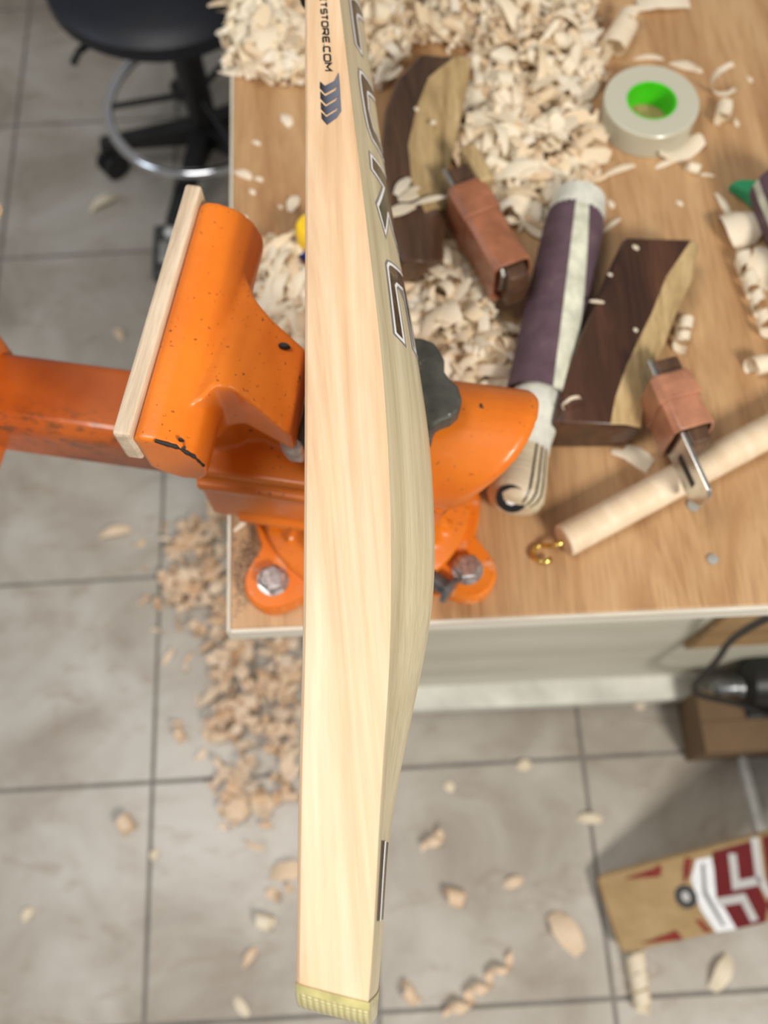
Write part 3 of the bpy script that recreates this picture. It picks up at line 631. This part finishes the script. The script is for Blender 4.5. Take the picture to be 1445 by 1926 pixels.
# ------------------------------------------------------------------ floor things at lower right
BA = Vector((.2865, -.0118, .03)); Be = Vector((.20439, -.97889, 0)); Bu = Vector((.83014, .17334, .52992)); Bn = Vector((-.51873, -.10831, .84805))
bat2 = thing('cricket_bat', 'tan cricket bat with red and white print, toe on the floor tiles', 'cricket bat', (BA.x, BA.y, 0))
def b2(u, v, n=0): return BA+Bu*u+Be*v+Bn*n-bat2.location
zlow = .0
b = MB(); R = []
for u, th, inset in ((-.0035, .020, .006), (0, .026, .0015), (.01, .030, 0), (.12, .042, 0), (.25, .048, 0), (.4, .04, 0), (.5, .03, 0), (.545, .026, .02), (.56, .024, .034)):
    v0, v1 = -.003+inset, .1035-inset; lift = min(0, 0)
    base = [(v0, -.004), (v0+.004, 0), ((v0+v1)/2, .0012), (v1-.004, 0), (v1, -.004), (v1, -th*.7), ((v0+v1)/2, -th*1.15), (v0, -th*.7)]
    ring = [b2(u, v, n) for v, n in base]
    R.append([Vector((p.x, p.y, max(p.z, .0008))) for p in ring])
b.rings(R); n = 8
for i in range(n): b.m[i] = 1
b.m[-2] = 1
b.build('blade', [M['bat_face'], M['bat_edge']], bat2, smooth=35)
MB().tube([b2(.55, .05, -.012), b2(.86, .05, -.012)], .017, 18).build('handle', M['black'], bat2, smooth=40)
def b2poly(name, pts, mat, lift, parent=None):
    tr = tessellate_polygon([[Vector((u, v, 0)) for u, v in pts]])
    return MB().add([b2(u, v, .0013+lift) for u, v in pts], [tuple(t) for t in tr]).build(name, M[mat], bat2)
b2poly('red_flash', [(.0371, .0105), (.084, .0073), (.0937, .0044), (.0963, .0076), (.0906, .0174), (.0862, .019)], 'dim_red', .0001)
b2poly('red_flash', [(.0315, .0964), (.0789, .0907), (.0853, .0887), (.0908, .1029)], 'dim_red', .0001)
b2poly('corner_chevron', [(.1313, .0046), (.1417, .0062), (.1301, .0264), (.1173, .0354), (.124, .018)], 'dim_red', .0001)
b2poly('corner_chevron', [(.1156, .0817), (.1237, .0841), (.133, .1015), (.123, .0995)], 'dim_red', .0001)
b2poly('white_chevron', [(.1459, .0098), (.1674, .0106), (.1601, .0599), (.1669, .104), (.1379, .1025), (.128, .0711), (.1299, .0315)], 'white_print', .0002)
b2poly('black_chevron', [(.1507, .016), (.1549, .017), (.1448, .0515), (.1524, .0973), (.1483, .0965), (.1386, .0535)], 'grey_print', .0004)
b2poly('red_letter', [(.1712, .0056), (.225, .0044), (.2131, .0486), (.2161, .0832), (.205, .1033), (.1652, .1037), (.1602, .0778), (.1542, .0618)], 'red_print', .0003)
b2poly('red_letter', [(.2414, .0026), (.30, .0020), (.29, .1), (.215, .102), (.2161, .0832), (.224, .0753), (.2274, .0535)], 'red_print', .0003)
for pts in ([(.1959, .0132), (.1855, .0522), (.219, .0532)], [(.2321, .001), (.2188, .0515), (.2236, .0752)], [(.1537, .0675), (.1883, .0692), (.1921, .0990)]):
    b = MB(); stroke2d(pts, .0105, lambda u, v: b2(u, v, .0018), b); b.build('letter_gap', M['pale_print'], bat2)
lg = MB().add([b2(.1147+.0155*cos(2*pi*k/20), .0516+.0155*sin(2*pi*k/20), .0015) for k in range(20)], [tuple(range(20))]).build('round_badge', M['charcoal'], bat2)
MB().add([b2(.1147+.006*cos(2*pi*k/9), .0516+.007*sin(2*pi*k/9), .0017) for k in range(9)], [tuple(range(9))]).build('badge_centre', M['pale_print'], lg)

a, e1 = at(1393, 1418, .012), at(1440, 1600, .012); d = (e1-a); yaw = atan2(d.y, d.x)
ch = thing('aluminium_channel', 'grey aluminium channel with light rims on the floor behind the tan bat', 'channel', (a.x, a.y, 0), yaw)
MB().box(0, d.length, .0, .075, 0, .004).build('web', M['alu'], ch)
for y in (0, .071): MB().box(0, d.length, y-.004, y+.008, .0, .016).build('rim', M['alu_light'], ch, bevel=.002)

p0, p1 = at(1291, 1432, 0), at(1291, 1345, 0)
box = thing('cardboard_box', 'low brown cardboard box under the bench edge below the black power tool', 'box', (p0.x, p0.y, 0), .0)
bh = .1; bw, bd = .34, min(.235-p0.y, .11)
for nm, args in (('bottom', (0, bw, 0, bd, 0, .004)), ('side_panel', (0, .004, 0, bd, .004, bh)), ('side_panel', (bw-.004, bw, 0, bd, .004, bh)), ('front_panel', (.004, bw-.004, 0, .004, .004, bh)), ('back_panel', (.004, bw-.004, bd-.004, bd, .004, bh)), ('top_flap', (0, bw, 0, bd*.495, bh, bh+.003)), ('top_flap', (0, bw, bd*.505, bd, bh, bh+.003))):
    MB().box(*args).build(nm, M['card'], box)
pc = at(1425, 1283, .145); zt = bh+.003
tool = thing('power_tool', 'black corded power tool with chrome spindle on the cardboard box', 'power tool', (pc.x, pc.y, zt))
MB().rings([[(x, .036*k*cos(2*pi*j/20), .042+.04*k*sin(2*pi*j/20)) for j in range(20)] for x, k in ((-.022, .62), (-.015, .95), (.0, 1), (.06, 1), (.075, .9), (.16, .85), (.17, .6))]).build('motor_housing', M['black'], tool, smooth=40)
MB().rings([[(x, -.004+.012*k*cos(2*pi*j/16), .04+.012*k*sin(2*pi*j/16)) for j in range(16)] for x, k in ((-.066, .6), (-.06, 1.), (-.03, 1.), (-.03, 1.35), (-.018, 1.35))]).build('spindle', M['dark_steel'], tool, smooth=40)
MB().box(-.01, .08, -.045, .03, 0, .006).build('base_foot', M['black'], tool, bevel=.002)
cp = [at(1475, 1352, .13), at(1440, 1344, .14), at(1395, 1326, .16), at(1335, 1312, .19), at(1312, 1305, .21), at(1306, 1290, .24), at(1322, 1272, .28), at(1350, 1240, .34), at(1372, 1208, .42), at(1405, 1183, .5), at(1450, 1160, .58), at(1500, 1145, .66)]
def catmull(P, k=6):
    out = []
    for i in range(len(P)-1):
        a, b_, c_, d_ = P[max(i-1, 0)], P[i], P[i+1], P[min(i+2, len(P)-1)]
        for j in range(k):
            t = j/k; out.append(.5*((2*b_)+(c_-a)*t+(2*a-5*b_+4*c_-d_)*t*t+(3*b_-a-3*c_+d_)*t**3))
    return out+[P[-1]]
MB().tube([p-tool.location for p in catmull(cp)], .0042, 10).build('cord', M['black'], tool, smooth=True)

# ------------------------------------------------------------------ wood shavings
def flake(L, w, bend, twist, taper, seed):
    rnd = random.Random(seed); b = MB(); n = 6; ph = bend
    for i in range(n+1):
        s = i/n-.5; a = ph*s
        x = L*(sin(a)/ph if abs(ph) > .05 else s); z = L*((1-cos(a))/ph if abs(ph) > .05 else 0)
        ww = w/2*(1-taper*abs(2*s)**2)*(1+rnd.uniform(-.1, .1)); tw = twist*s
        for q in (-1, 0, 1): b.v.append((x-.15*w*q*tw, ww*q*cos(tw), -z+ww*q*sin(tw)+(.10*w if q == 0 else 0)))
    for i in range(n):
        for q in range(2): k = i*3+q; b.f.append((k, k+1, k+4, k+3)); b.m.append(0)
    return b
def curl(r, w, turns, drift, seed, grow=.25, n=14):
    rnd = random.Random(seed); b = MB()
    for i in range(n+1):
        s = i/n; a = 2*pi*turns*s; rr = r*(1-grow*s); x = drift*s; j = rnd.uniform(-.08, .08)*w
        for q in (-.5, .5): b.v.append((x+w*q*(.75+.25*sin(pi*min(1, s*1.3+.2)))+j, rr*sin(a), r-rr*cos(a)))
    for i in range(n): b.f.append((2*i, 2*i+1, 2*i+3, 2*i+2)); b.m.append(0)
    return b
kinds = []
for i in range(8): kinds.append(flake(.034+.005*(i % 4), .009+.0025*(i % 3), (-2.2, -1.2, 1.0, 1.9, -2.8, .4, 2.6, -1.6)[i], (.3, -.8, .9, 0, .5, -1.2, .2, 1.3)[i], (.55, .8, .35, .7)[i % 4], i))
for i in range(6): kinds.append(curl((.0052, .0062, .0075, .0055, .0085, .006)[i], (.024, .018, .015, .028, .013, .025)[i], (1.15, 1.5, .8, 1.3, 1.1, .65)[i], (.004, .009, .003, .006, .012, .002)[i], 40+i))
for i in range(3): kinds.append(curl((.0045, .0058, .0038)[i], (.008, .009, .006)[i], (2.6, 2.1, 3.2)[i], (.036, .034, .032)[i], 60+i, 0, 26))
for i in range(6): kinds.append(flake(.03+.003*(i % 3), .017+.003*(i % 2), (-2.0, 1.6, -1.2, 2.4, .8, -2.6)[i], (.4, -.6, 1, .2, -1, .6)[i], (.35, .6, .5, .3, .7, .4)[i], 80+i))
kme = {}
def kind_mesh(i, mat):
    if (i, mat) not in kme: kme[i, mat] = kinds[i].mesh('wood_shaving', M[mat], True)
    return kme[i, mat]
def lowest(verts, R): return min((R @ Vector(v)).z for v in verts)
def inside(poly, x, y):
    c = False
    for i in range(len(poly)):
        (xa, ya), (xb, yb) = poly[i-1], poly[i]
        if (ya > y) != (yb > y) and x < (xb-xa)*(y-ya)/(yb-ya)+xa: c = not c
    return c
def edge_dist(poly, x, y):
    best = 9
    for i in range(len(poly)):
        a, b_ = Vector(poly[i-1]), Vector(poly[i]); p = Vector((x, y)); ab = b_-a
        t = max(0, min(1, (p-a).dot(ab)/ab.length_squared)); best = min(best, (p-a-ab*t).length)
    return best
FOOT = []      # footprints that shavings keep out of: (polygon in world x,y)
for st in (P1, P2):
    FOOT.append([tuple(at(*s[0], BZ+.03).xy) for s in st]+[tuple(at(*s[2], BZ+.03).xy) for s in reversed(st)])
tp = Vector((tape.location.x, tape.location.y)); FOOT.append([(tp.x+.053*cos(k*pi/6), tp.y+.053*sin(k*pi/6)) for k in range(12)])
FOOT.append([tuple(at(*q, BZ+.02).xy) for q in ((1050, 385), (1125, 385), (1060, 760), (1025, 960), (915, 950), (965, 740))])
FOOT.append([tuple(at(*q, BZ+.03).xy) for q in ((845, 330), (935, 340), (1010, 510), (950, 580), (855, 410))])
FOOT.append([(VO.x+q[0], VO.y+q[1]) for q in ((-.13, -.09), (.1, -.1), (.12, .045), (-.02, .06), (-.14, .09))])
FOOT.append([(pot.location.x+.025*cos(k*pi/4), pot.location.y+.025*sin(k*pi/4)) for k in range(8)])
def blocked(x, y): return any(inside(f, x, y) for f in FOOT)
def rand_rot(tilt): return Matrix.Rotation(random.uniform(0, 2*pi), 3, 'Z') @ Matrix.Rotation(random.uniform(-tilt, tilt), 3, 'X') @ Matrix.Rotation(random.uniform(-tilt, tilt), 3, 'Y')

def scatter(poly_px, z0, height, spread, n_stuff, n_ind, mat, label, group, stuff, scale=1.0, mix=(0, 23), block=True):
    poly = [tuple(at(px, py, z0).xy) for px, py in poly_px]
    xa, xb = min(p[0] for p in poly), max(p[0] for p in poly); ya, yb = min(p[1] for p in poly), max(p[1] for p in poly)
    def pick():
        for _ in range(400):
            x, y = random.uniform(xa, xb), random.uniform(ya, yb)
            if inside(poly, x, y) and not (block and blocked(x, y)): return x, y, height*min(1, edge_dist(poly, x, y)/spread)
        return None
    for i in range(n_stuff):
        p = pick()
        if not p: continue
        R = rand_rot(.55); k = random.randrange(*mix); s = scale*random.uniform(.7, 1.2)
        R = R*s; z = z0+p[2]*random.random()-lowest(kinds[k].v, R)
        stuff.add([R @ Vector(v)+Vector((p[0], p[1], z)) for v in kinds[k].v], kinds[k].f)
    for i in range(n_ind):
        p = pick()
        if not p: continue
        k = random.randrange(*mix); R = rand_rot(.45); s = scale*random.uniform(.85, 1.3)
        o = bpy.data.objects.new('wood_shaving', kind_mesh(k, mat)); COL.objects.link(o)
        o.rotation_euler = R.to_euler(); o.scale = (s, s, s)
        o.location = (p[0], p[1], z0+p[2]-lowest(kinds[k].v, R*s)+.0003)
        shp = 'flat bent' if k < 8 else 'rolled up' if k < 14 else 'corkscrew' if k < 17 else 'broad scooped'
        tag(o, shp+' '+label, 'wood shaving', shp+' '+group)

heap = MB()
scatter([(438, -60), (572, -60), (574, 145), (520, 155), (450, 150), (440, 100)], BZ, .03, .03, 330, 30, 'shaving', 'pale wood shaving in the heap between stool and bat', 'shavings heaped left of the bat', heap)
scatter([(640, -90), (1030, -90), (1110, 60), (1130, 130), (1090, 200), (1010, 230), (920, 150), (890, 95), (780, 90), (722, 170), (690, 150)], BZ, .03, .035, 520, 62, 'shaving', 'pale wood shaving in the deep heap behind the curved brown plane', 'shavings heaped behind the bat', heap)
scatter([(895, 150), (1010, 190), (1110, 225), (1125, 290), (1085, 395), (1000, 440), (930, 380), (880, 310), (858, 300)], BZ, .018, .03, 250, 52, 'shaving', 'pale wood shaving between the curved brown plane and the tape roll', 'shavings right of the curved plane', heap)
scatter([(478, 500), (500, 485), (574, 470), (574, 660), (545, 640), (500, 590)], BZ, .018, .02, 90, 16, 'shaving', 'pale wood shaving in the small pile behind the vise jaw', 'shavings behind the vise jaw', heap)
scatter([(720, 480), (850, 480), (910, 540), (905, 590), (945, 640), (985, 730), (850, 730), (790, 650), (745, 560)], BZ, .018, .03, 150, 36, 'shaving', 'pale wood shaving in the pile between vise and purple stick', 'shavings behind the vise body', heap)
tag(heap.build('wood_shavings_heap', M['shaving'], None, smooth=True), 'deep loose heaps of small pale shavings on the bench', 'wood shavings', kind='stuff')
fheap = MB()
scatter([(330, 1000), (400, 940), (436, 950), (436, 1195), (380, 1200), (310, 1130)], 0, .02, .05, 60, 22, 'shaving_floor', 'dusty wood shaving on the floor left of the vise corner', 'floor shavings left of the bench corner', fheap, 1.05, mix=(8, 23), block=False)
scatter([(385, 1195), (570, 1195), (566, 1500), (500, 1560), (430, 1550), (400, 1420)], 0, .025, .06, 115, 34, 'shaving_floor', 'dusty wood shaving on the floor below the bench corner', 'floor shavings below the bench corner', fheap, 1.05, mix=(8, 23), block=False)
scatter([(255, 1010), (330, 960), (330, 1150), (400, 1330), (430, 1560), (560, 1620), (540, 1700), (400, 1590), (330, 1420), (290, 1180)], 0, .001, .05, 26, 0, 'shaving_floor', '', '', fheap, .8, mix=(0, 23), block=False)
tag(fheap.build('wood_shavings_heap', M['shaving_floor'], None, smooth=True), 'dusty heap of small shavings on the floor below the bench corner', 'wood shavings', kind='stuff')

dust = MB(); dpoly = [tuple(at(*q, BZ).xy) for q in ((438, 955), (478, 960), (498, 1010), (468, 1075), (478, 1130), (440, 1165))]
for i in range(900):
    x = random.uniform(min(p[0] for p in dpoly), max(p[0] for p in dpoly)); y = random.uniform(min(p[1] for p in dpoly), max(p[1] for p in dpoly))
    if not inside(dpoly, x, y) or random.random() < .35*(y < .19): continue
    r = random.uniform(.0005, .0013); q = random.uniform(0, 6.3)
    dust.add([(x+r*cos(q), y+r*sin(q), BZ+.0002), (x-r*sin(q)*.6, y+r*cos(q)*.6, BZ+.0002), (x-r*cos(q), y-r*sin(q), BZ+.0002), (x+r*sin(q)*.6, y-r*cos(q)*.6, BZ+.0002), (x, y, BZ+.0002+r*.8)], [(0, 1, 4), (1, 2, 4), (2, 3, 4), (3, 0, 4)])
tag(dust.build('sawdust', plain('grey brown sawdust', (.36, .27, .18), .9, grain=.2), None), 'grey brown sawdust on the bench corner left of the vise', 'sawdust', kind='stuff')
# shavings that stand out one by one
def single(b, px, py, z, dir_px=None, label=None, mat='shaving', s=1.0, tilt=0, roll=0, group=None):
    p = at(px, py, z); yaw = 0
    if dir_px: q = at(px+dir_px[0], py+dir_px[1], z); yaw = atan2(q.y-p.y, q.x-p.x)
    R = Matrix.Rotation(yaw, 3, 'Z') @ Matrix.Rotation(tilt, 3, 'Y') @ Matrix.Rotation(roll, 3, 'X')
    me = b.mesh('wood_shaving', M[mat], True); cx = sum(v.co.x for v in me.vertices)/len(me.vertices)
    o = bpy.data.objects.new('wood_shaving', me); COL.objects.link(o); o.rotation_euler = R.to_euler(); o.scale = (s,)*3
    off = R @ Vector((cx*s, 0, 0)); o.location = (p.x-off.x, p.y-off.y, z-lowest(b.v, R*s)+.0003)
    return tag(o, label, 'wood shaving', group)
single(curl(.013, .020, 2.6, .045, 101, .1, 40), 1162, 85, BZ, (30, -52), 'thick rolled shaving just behind the tape roll')
single(flake(.055, .030, .9, .3, .3, 102), 1245, 8, BZ, (50, -6), 'broad cream shaving at the top edge of the bench view')
single(flake(.034, .012, .6, .2, .7, 103), 1290, 128, BZ, (40, 10), 'white shaving against the far right side of the tape roll')
single(flake(.03, .008, .8, .1, .6, 104), 1220, 112, BZ, (40, 0), 'thin white shaving along the back of the tape roll')
single(curl(.017, .007, .62, .004, 105, .1, 20), 1360, 175, BZ, (4, 10), 'open arched shaving right of the tape roll', roll=pi)
single(curl(.008, .020, 1.3, .004, 106, .2, 20), 1357, 222, BZ, (8, -40), 'short rolled shaving right of the tape roll')
single(flake(.050, .024, -1.4, .5, .45, 107), 1275, 285, BZ, (50, -14), 'broad forked cream shaving in front of the tape roll')
single(flake(.026, .007, .5, .1, .6, 108), 1255, 308, BZ, (30, -12), 'narrow shaving tip under the forked cream shaving')
single(curl(.0055, .010, 1.4, .006, 109), 1303, 325, BZ, (20, 5), 'small knotted shaving below the forked cream shaving')
single(flake(.014, .004, .4, 0, .5, 110), 1330, 330, BZ, (20, 2), 'tiny sliver beside the small knotted shaving')
single(flake(.036, .007, .5, .2, .5, 111), 1362, 392, BZ, (14, 26), 'thin pinkish sliver above the large white curl')
single(flake(.052, .032, 2.6, .4, .4, 112), 1385, 440, BZ, (24, 40), 'large white scoop shaped shaving at right edge')
single(flake(.055, .034, 2.4, -.4, .4, 113), 1436, 510, BZ, (16, -40), 'large white shaving cut off by the right edge')
single(curl(.0085, .014, 4.2, .085, 114, .3, 60), 1412, 560, BZ, (32, 95), 'long spiral shaving running down beside the right edge')
single(curl(.009, .010, 1.6, .012, 115, .2, 24), 1424, 697, BZ, (30, -8), 'frilled white shaving near the right edge below the spiral')
single(curl(.007, .012, 2.2, .03, 116, .1, 30), 1280, 635, BZ, (-10, 50), 'curled shaving against the right side of the rosewood plane')
single(flake(.026, .018, .5, .2, .2, 117), 1198, 862, BZ, (30, 20), 'square white flake in front of the rosewood plane')
single(flake(.018, .008, .6, 0, .5, 118), 1170, 855, BZ, (20, 6), 'small white chip at the foot of the rosewood plane')
single(curl(.0105, .003, .62, .002, 119, .5, 18), 1092, 757, BZ+.0472, (10, 20), 'thin hooked shaving lying on the rosewood plane', roll=pi/2)
for px, py, dx, dy, L, w, lab in ((1123, 568, 20, 2, .012, .003, 'small white stick shaped sliver on the left half of the rosewood plane'), (1196, 466, 8, 6, .006, .004, 'tiny pale chip near the far end of the rosewood plane'),
                             (1148, 517, 6, 4, .004, .003, 'pale speck at the left edge of the rosewood plane'), (1196, 621, 4, 5, .004, .003, 'pale speck beside the sapwood edge of the rosewood plane')):
    single(flake(L, w, .3, 0, .4, 120), px, py, BZ+.0472, (dx, dy), lab)
for px, py, dx, dy, L, w, lab in ((757, 352, 18, -22, .022, .010, 'upright oval white shaving, farthest of the clump on the curved plane'), (775, 360, 14, -8, .015, .007, 'small oval shaving in the clump on the curved plane, at its right'),
                             (768, 372, 30, -6, .018, .010, 'wide middle shaving of the white clump on the curved plane'), (808, 378, 40, -10, .030, .006, 'long thin shaving pointing right on the curved plane'),
                             (752, 398, 34, -12, .028, .011, 'nearest and largest white shaving of the clump on the curved plane'), (784, 206, 4, 6, .006, .004, 'white speck on the dark edge of the curved plane sapwood'), (815, 231, 4, 4, .005, .005, 'round white speck on the sapwood of the curved plane')):
    single(flake(L, w, .5, .2, .5, 130), px, py, BZ+.0572, (dx, dy), lab)
for px, py, dx, dy, L, w in ((458, 330, 20, 8, .020, .010), (487, 338, 10, 4, .010, .006), (475, 362, 8, 8, .008, .005), (540, 228, 14, 20, .018, .011), (552, 385, 8, -20, .020, .012), (482, 270, 10, 4, .010, .005), (462, 410, 6, 6, .006, .004), (528, 390, 6, 6, .006, .004)):
    single(flake(L, w, .9, .4, .6, 140), px, py, BZ, (dx, dy), 'stray chip on bare bench between stool and bat', group='stray chips left of the bat')
for px, py, dx, dy, L, w in ((1278, 383, 8, 6, .008, .005), (1150, 385, 4, 8, .010, .006), (1150, 425, 34, -26, .024, .005), (1165, 322, 34, -12, .034, .008), (1112, 268, 8, 14, .012, .007), (1410, 150, 8, 10, .009, .005), (1385, 232, 8, 20, .010, .005), (1270, 300, 20, 6, .010, .005)):
    single(flake(L, w, .6, .3, .6, 150), px, py, BZ, (dx, dy), 'stray chip on bare bench around the tape roll', group='stray chips near the tape roll')
for px, py, dx, dy, L, w, z in ((535, 985, 24, -8, .016, .005, .034), (545, 1000, 4, 18, .014, .004, .034), (512, 1030, 6, 30, .020, .005, .0145), (530, 1060, 20, 16, .022, .005, .0145), (550, 1085, 20, 12, .014, .006, .0145), (458, 985, 26, -22, .02, .005, 0)):
    single(flake(L, w, .4, .2, .5, 160), px, py, BZ+z, (dx, dy), 'pale sliver lying around the left bolt of the vise', group='slivers on the vise base')
FL = [(195, 385, 60, -34, .055, .018, 'pale shaving on the tile left of the vise jaw', 'flake'), (217, 1003, 60, -14, .050, .016, 'tan shaving lying alone on the tile below the slider bar', 'flake'),
      (240, 1553, 10, 14, .022, .02, 'round tan chip beside the grout line at lower left', 'curl'), (52, 1720, 14, -20, .02, .012, 'small pale chip on the far lower left tile', 'flake'), (291, 1607, 10, -16, .016, .01, 'tiny pale chip touching the grout line at lower left', 'flake'),
      (543, 1638, 50, -8, .05, .022, 'wide shaving half hidden behind the bat toe', 'flake'), (500, 1735, 40, 10, .035, .018, 'cream shaving on the tile left of the bat toe', 'curl'),
      (470, 1800, 20, -30, .03, .01, 'faint thin shaving near the bottom left of the bat', 'flake'), (455, 1892, 20, 30, .03, .012, 'thin pale shaving at the bottom edge left of the bat', 'flake'),
      (818, 1582, 34, -30, .055, .016, 'bent shaving on the tile right of the bat', 'curl'), (858, 1690, 36, 8, .030, .02, 'small double curl on the tile right of the bat', 'curl'),
      (1065, 1755, 24, 34, .060, .030, 'broad folded brown shaving left of the tan bat', 'flake'), (905, 1855, 60, -54, .1, .018, 'long curly shaving string at the bottom middle', 'spiral'),
      (772, 1872, 20, 24, .045, .016, 'curled shaving near the bottom right of the bat toe', 'curl'), (1198, 1845, 6, 40, .06, .024, 'cream shaving tangle below the tan bat', 'spiral'), (1355, 1830, -20, 40, .05, .02, 'white tipped shaving below the tan bat near right edge', 'flake'),
      (1108, 1540, 30, 2, .036, .012, 'flat pale shaving on the tile above the tan bat', 'flake'), (1330, 1385, 30, 6, .03, .012, 'pale shaving in shade before the cardboard box', 'flake'), (965, 1660, 24, -8, .03, .012, 'faint tan shaving in the middle right tile', 'flake'),
      (985, 1440, 24, -6, .022, .014, 'pale chip on the tile in front of the bottom rail', 'flake'), (845, 1480, 10, 10, .016, .012, 'small pale chip right of the bat spine', 'flake'), (1202, 1325, 20, 4, .018, .014, 'white chip just in front of the white rail', 'flake'),
      (225, 630, 8, 14, .03, .012, 'dim shaving on the tile above the slider bar', 'flake'), (340, 1385, 16, 22, .03, .014, 'curled chip left of the floor heap', 'curl'), (400, 1310, 40, -30, .05, .012, 'slanting brown sliver left of the floor heap', 'flake'), (620, 1420, 20, 10, .03, .015, 'chip hidden behind the bat blade', 'flake')]
for px, py, dx, dy, L, w, lab, kd in FL[:-1]:
    bb = flake(L, w, 1.6, .5, .5, int(px)) if kd == 'flake' else curl(w*.55, w*.9, 1.3, L*.5, int(px), .2, 18) if kd == 'curl' else curl(w*.5, w*.8, 3.2, L, int(px), .2, 44)
    single(bb, px, py, 0, (dx, dy), lab, 'shaving' if 'white' in lab or 'cream' in lab or 'pale' in lab else 'shaving_floor', s=1.2)
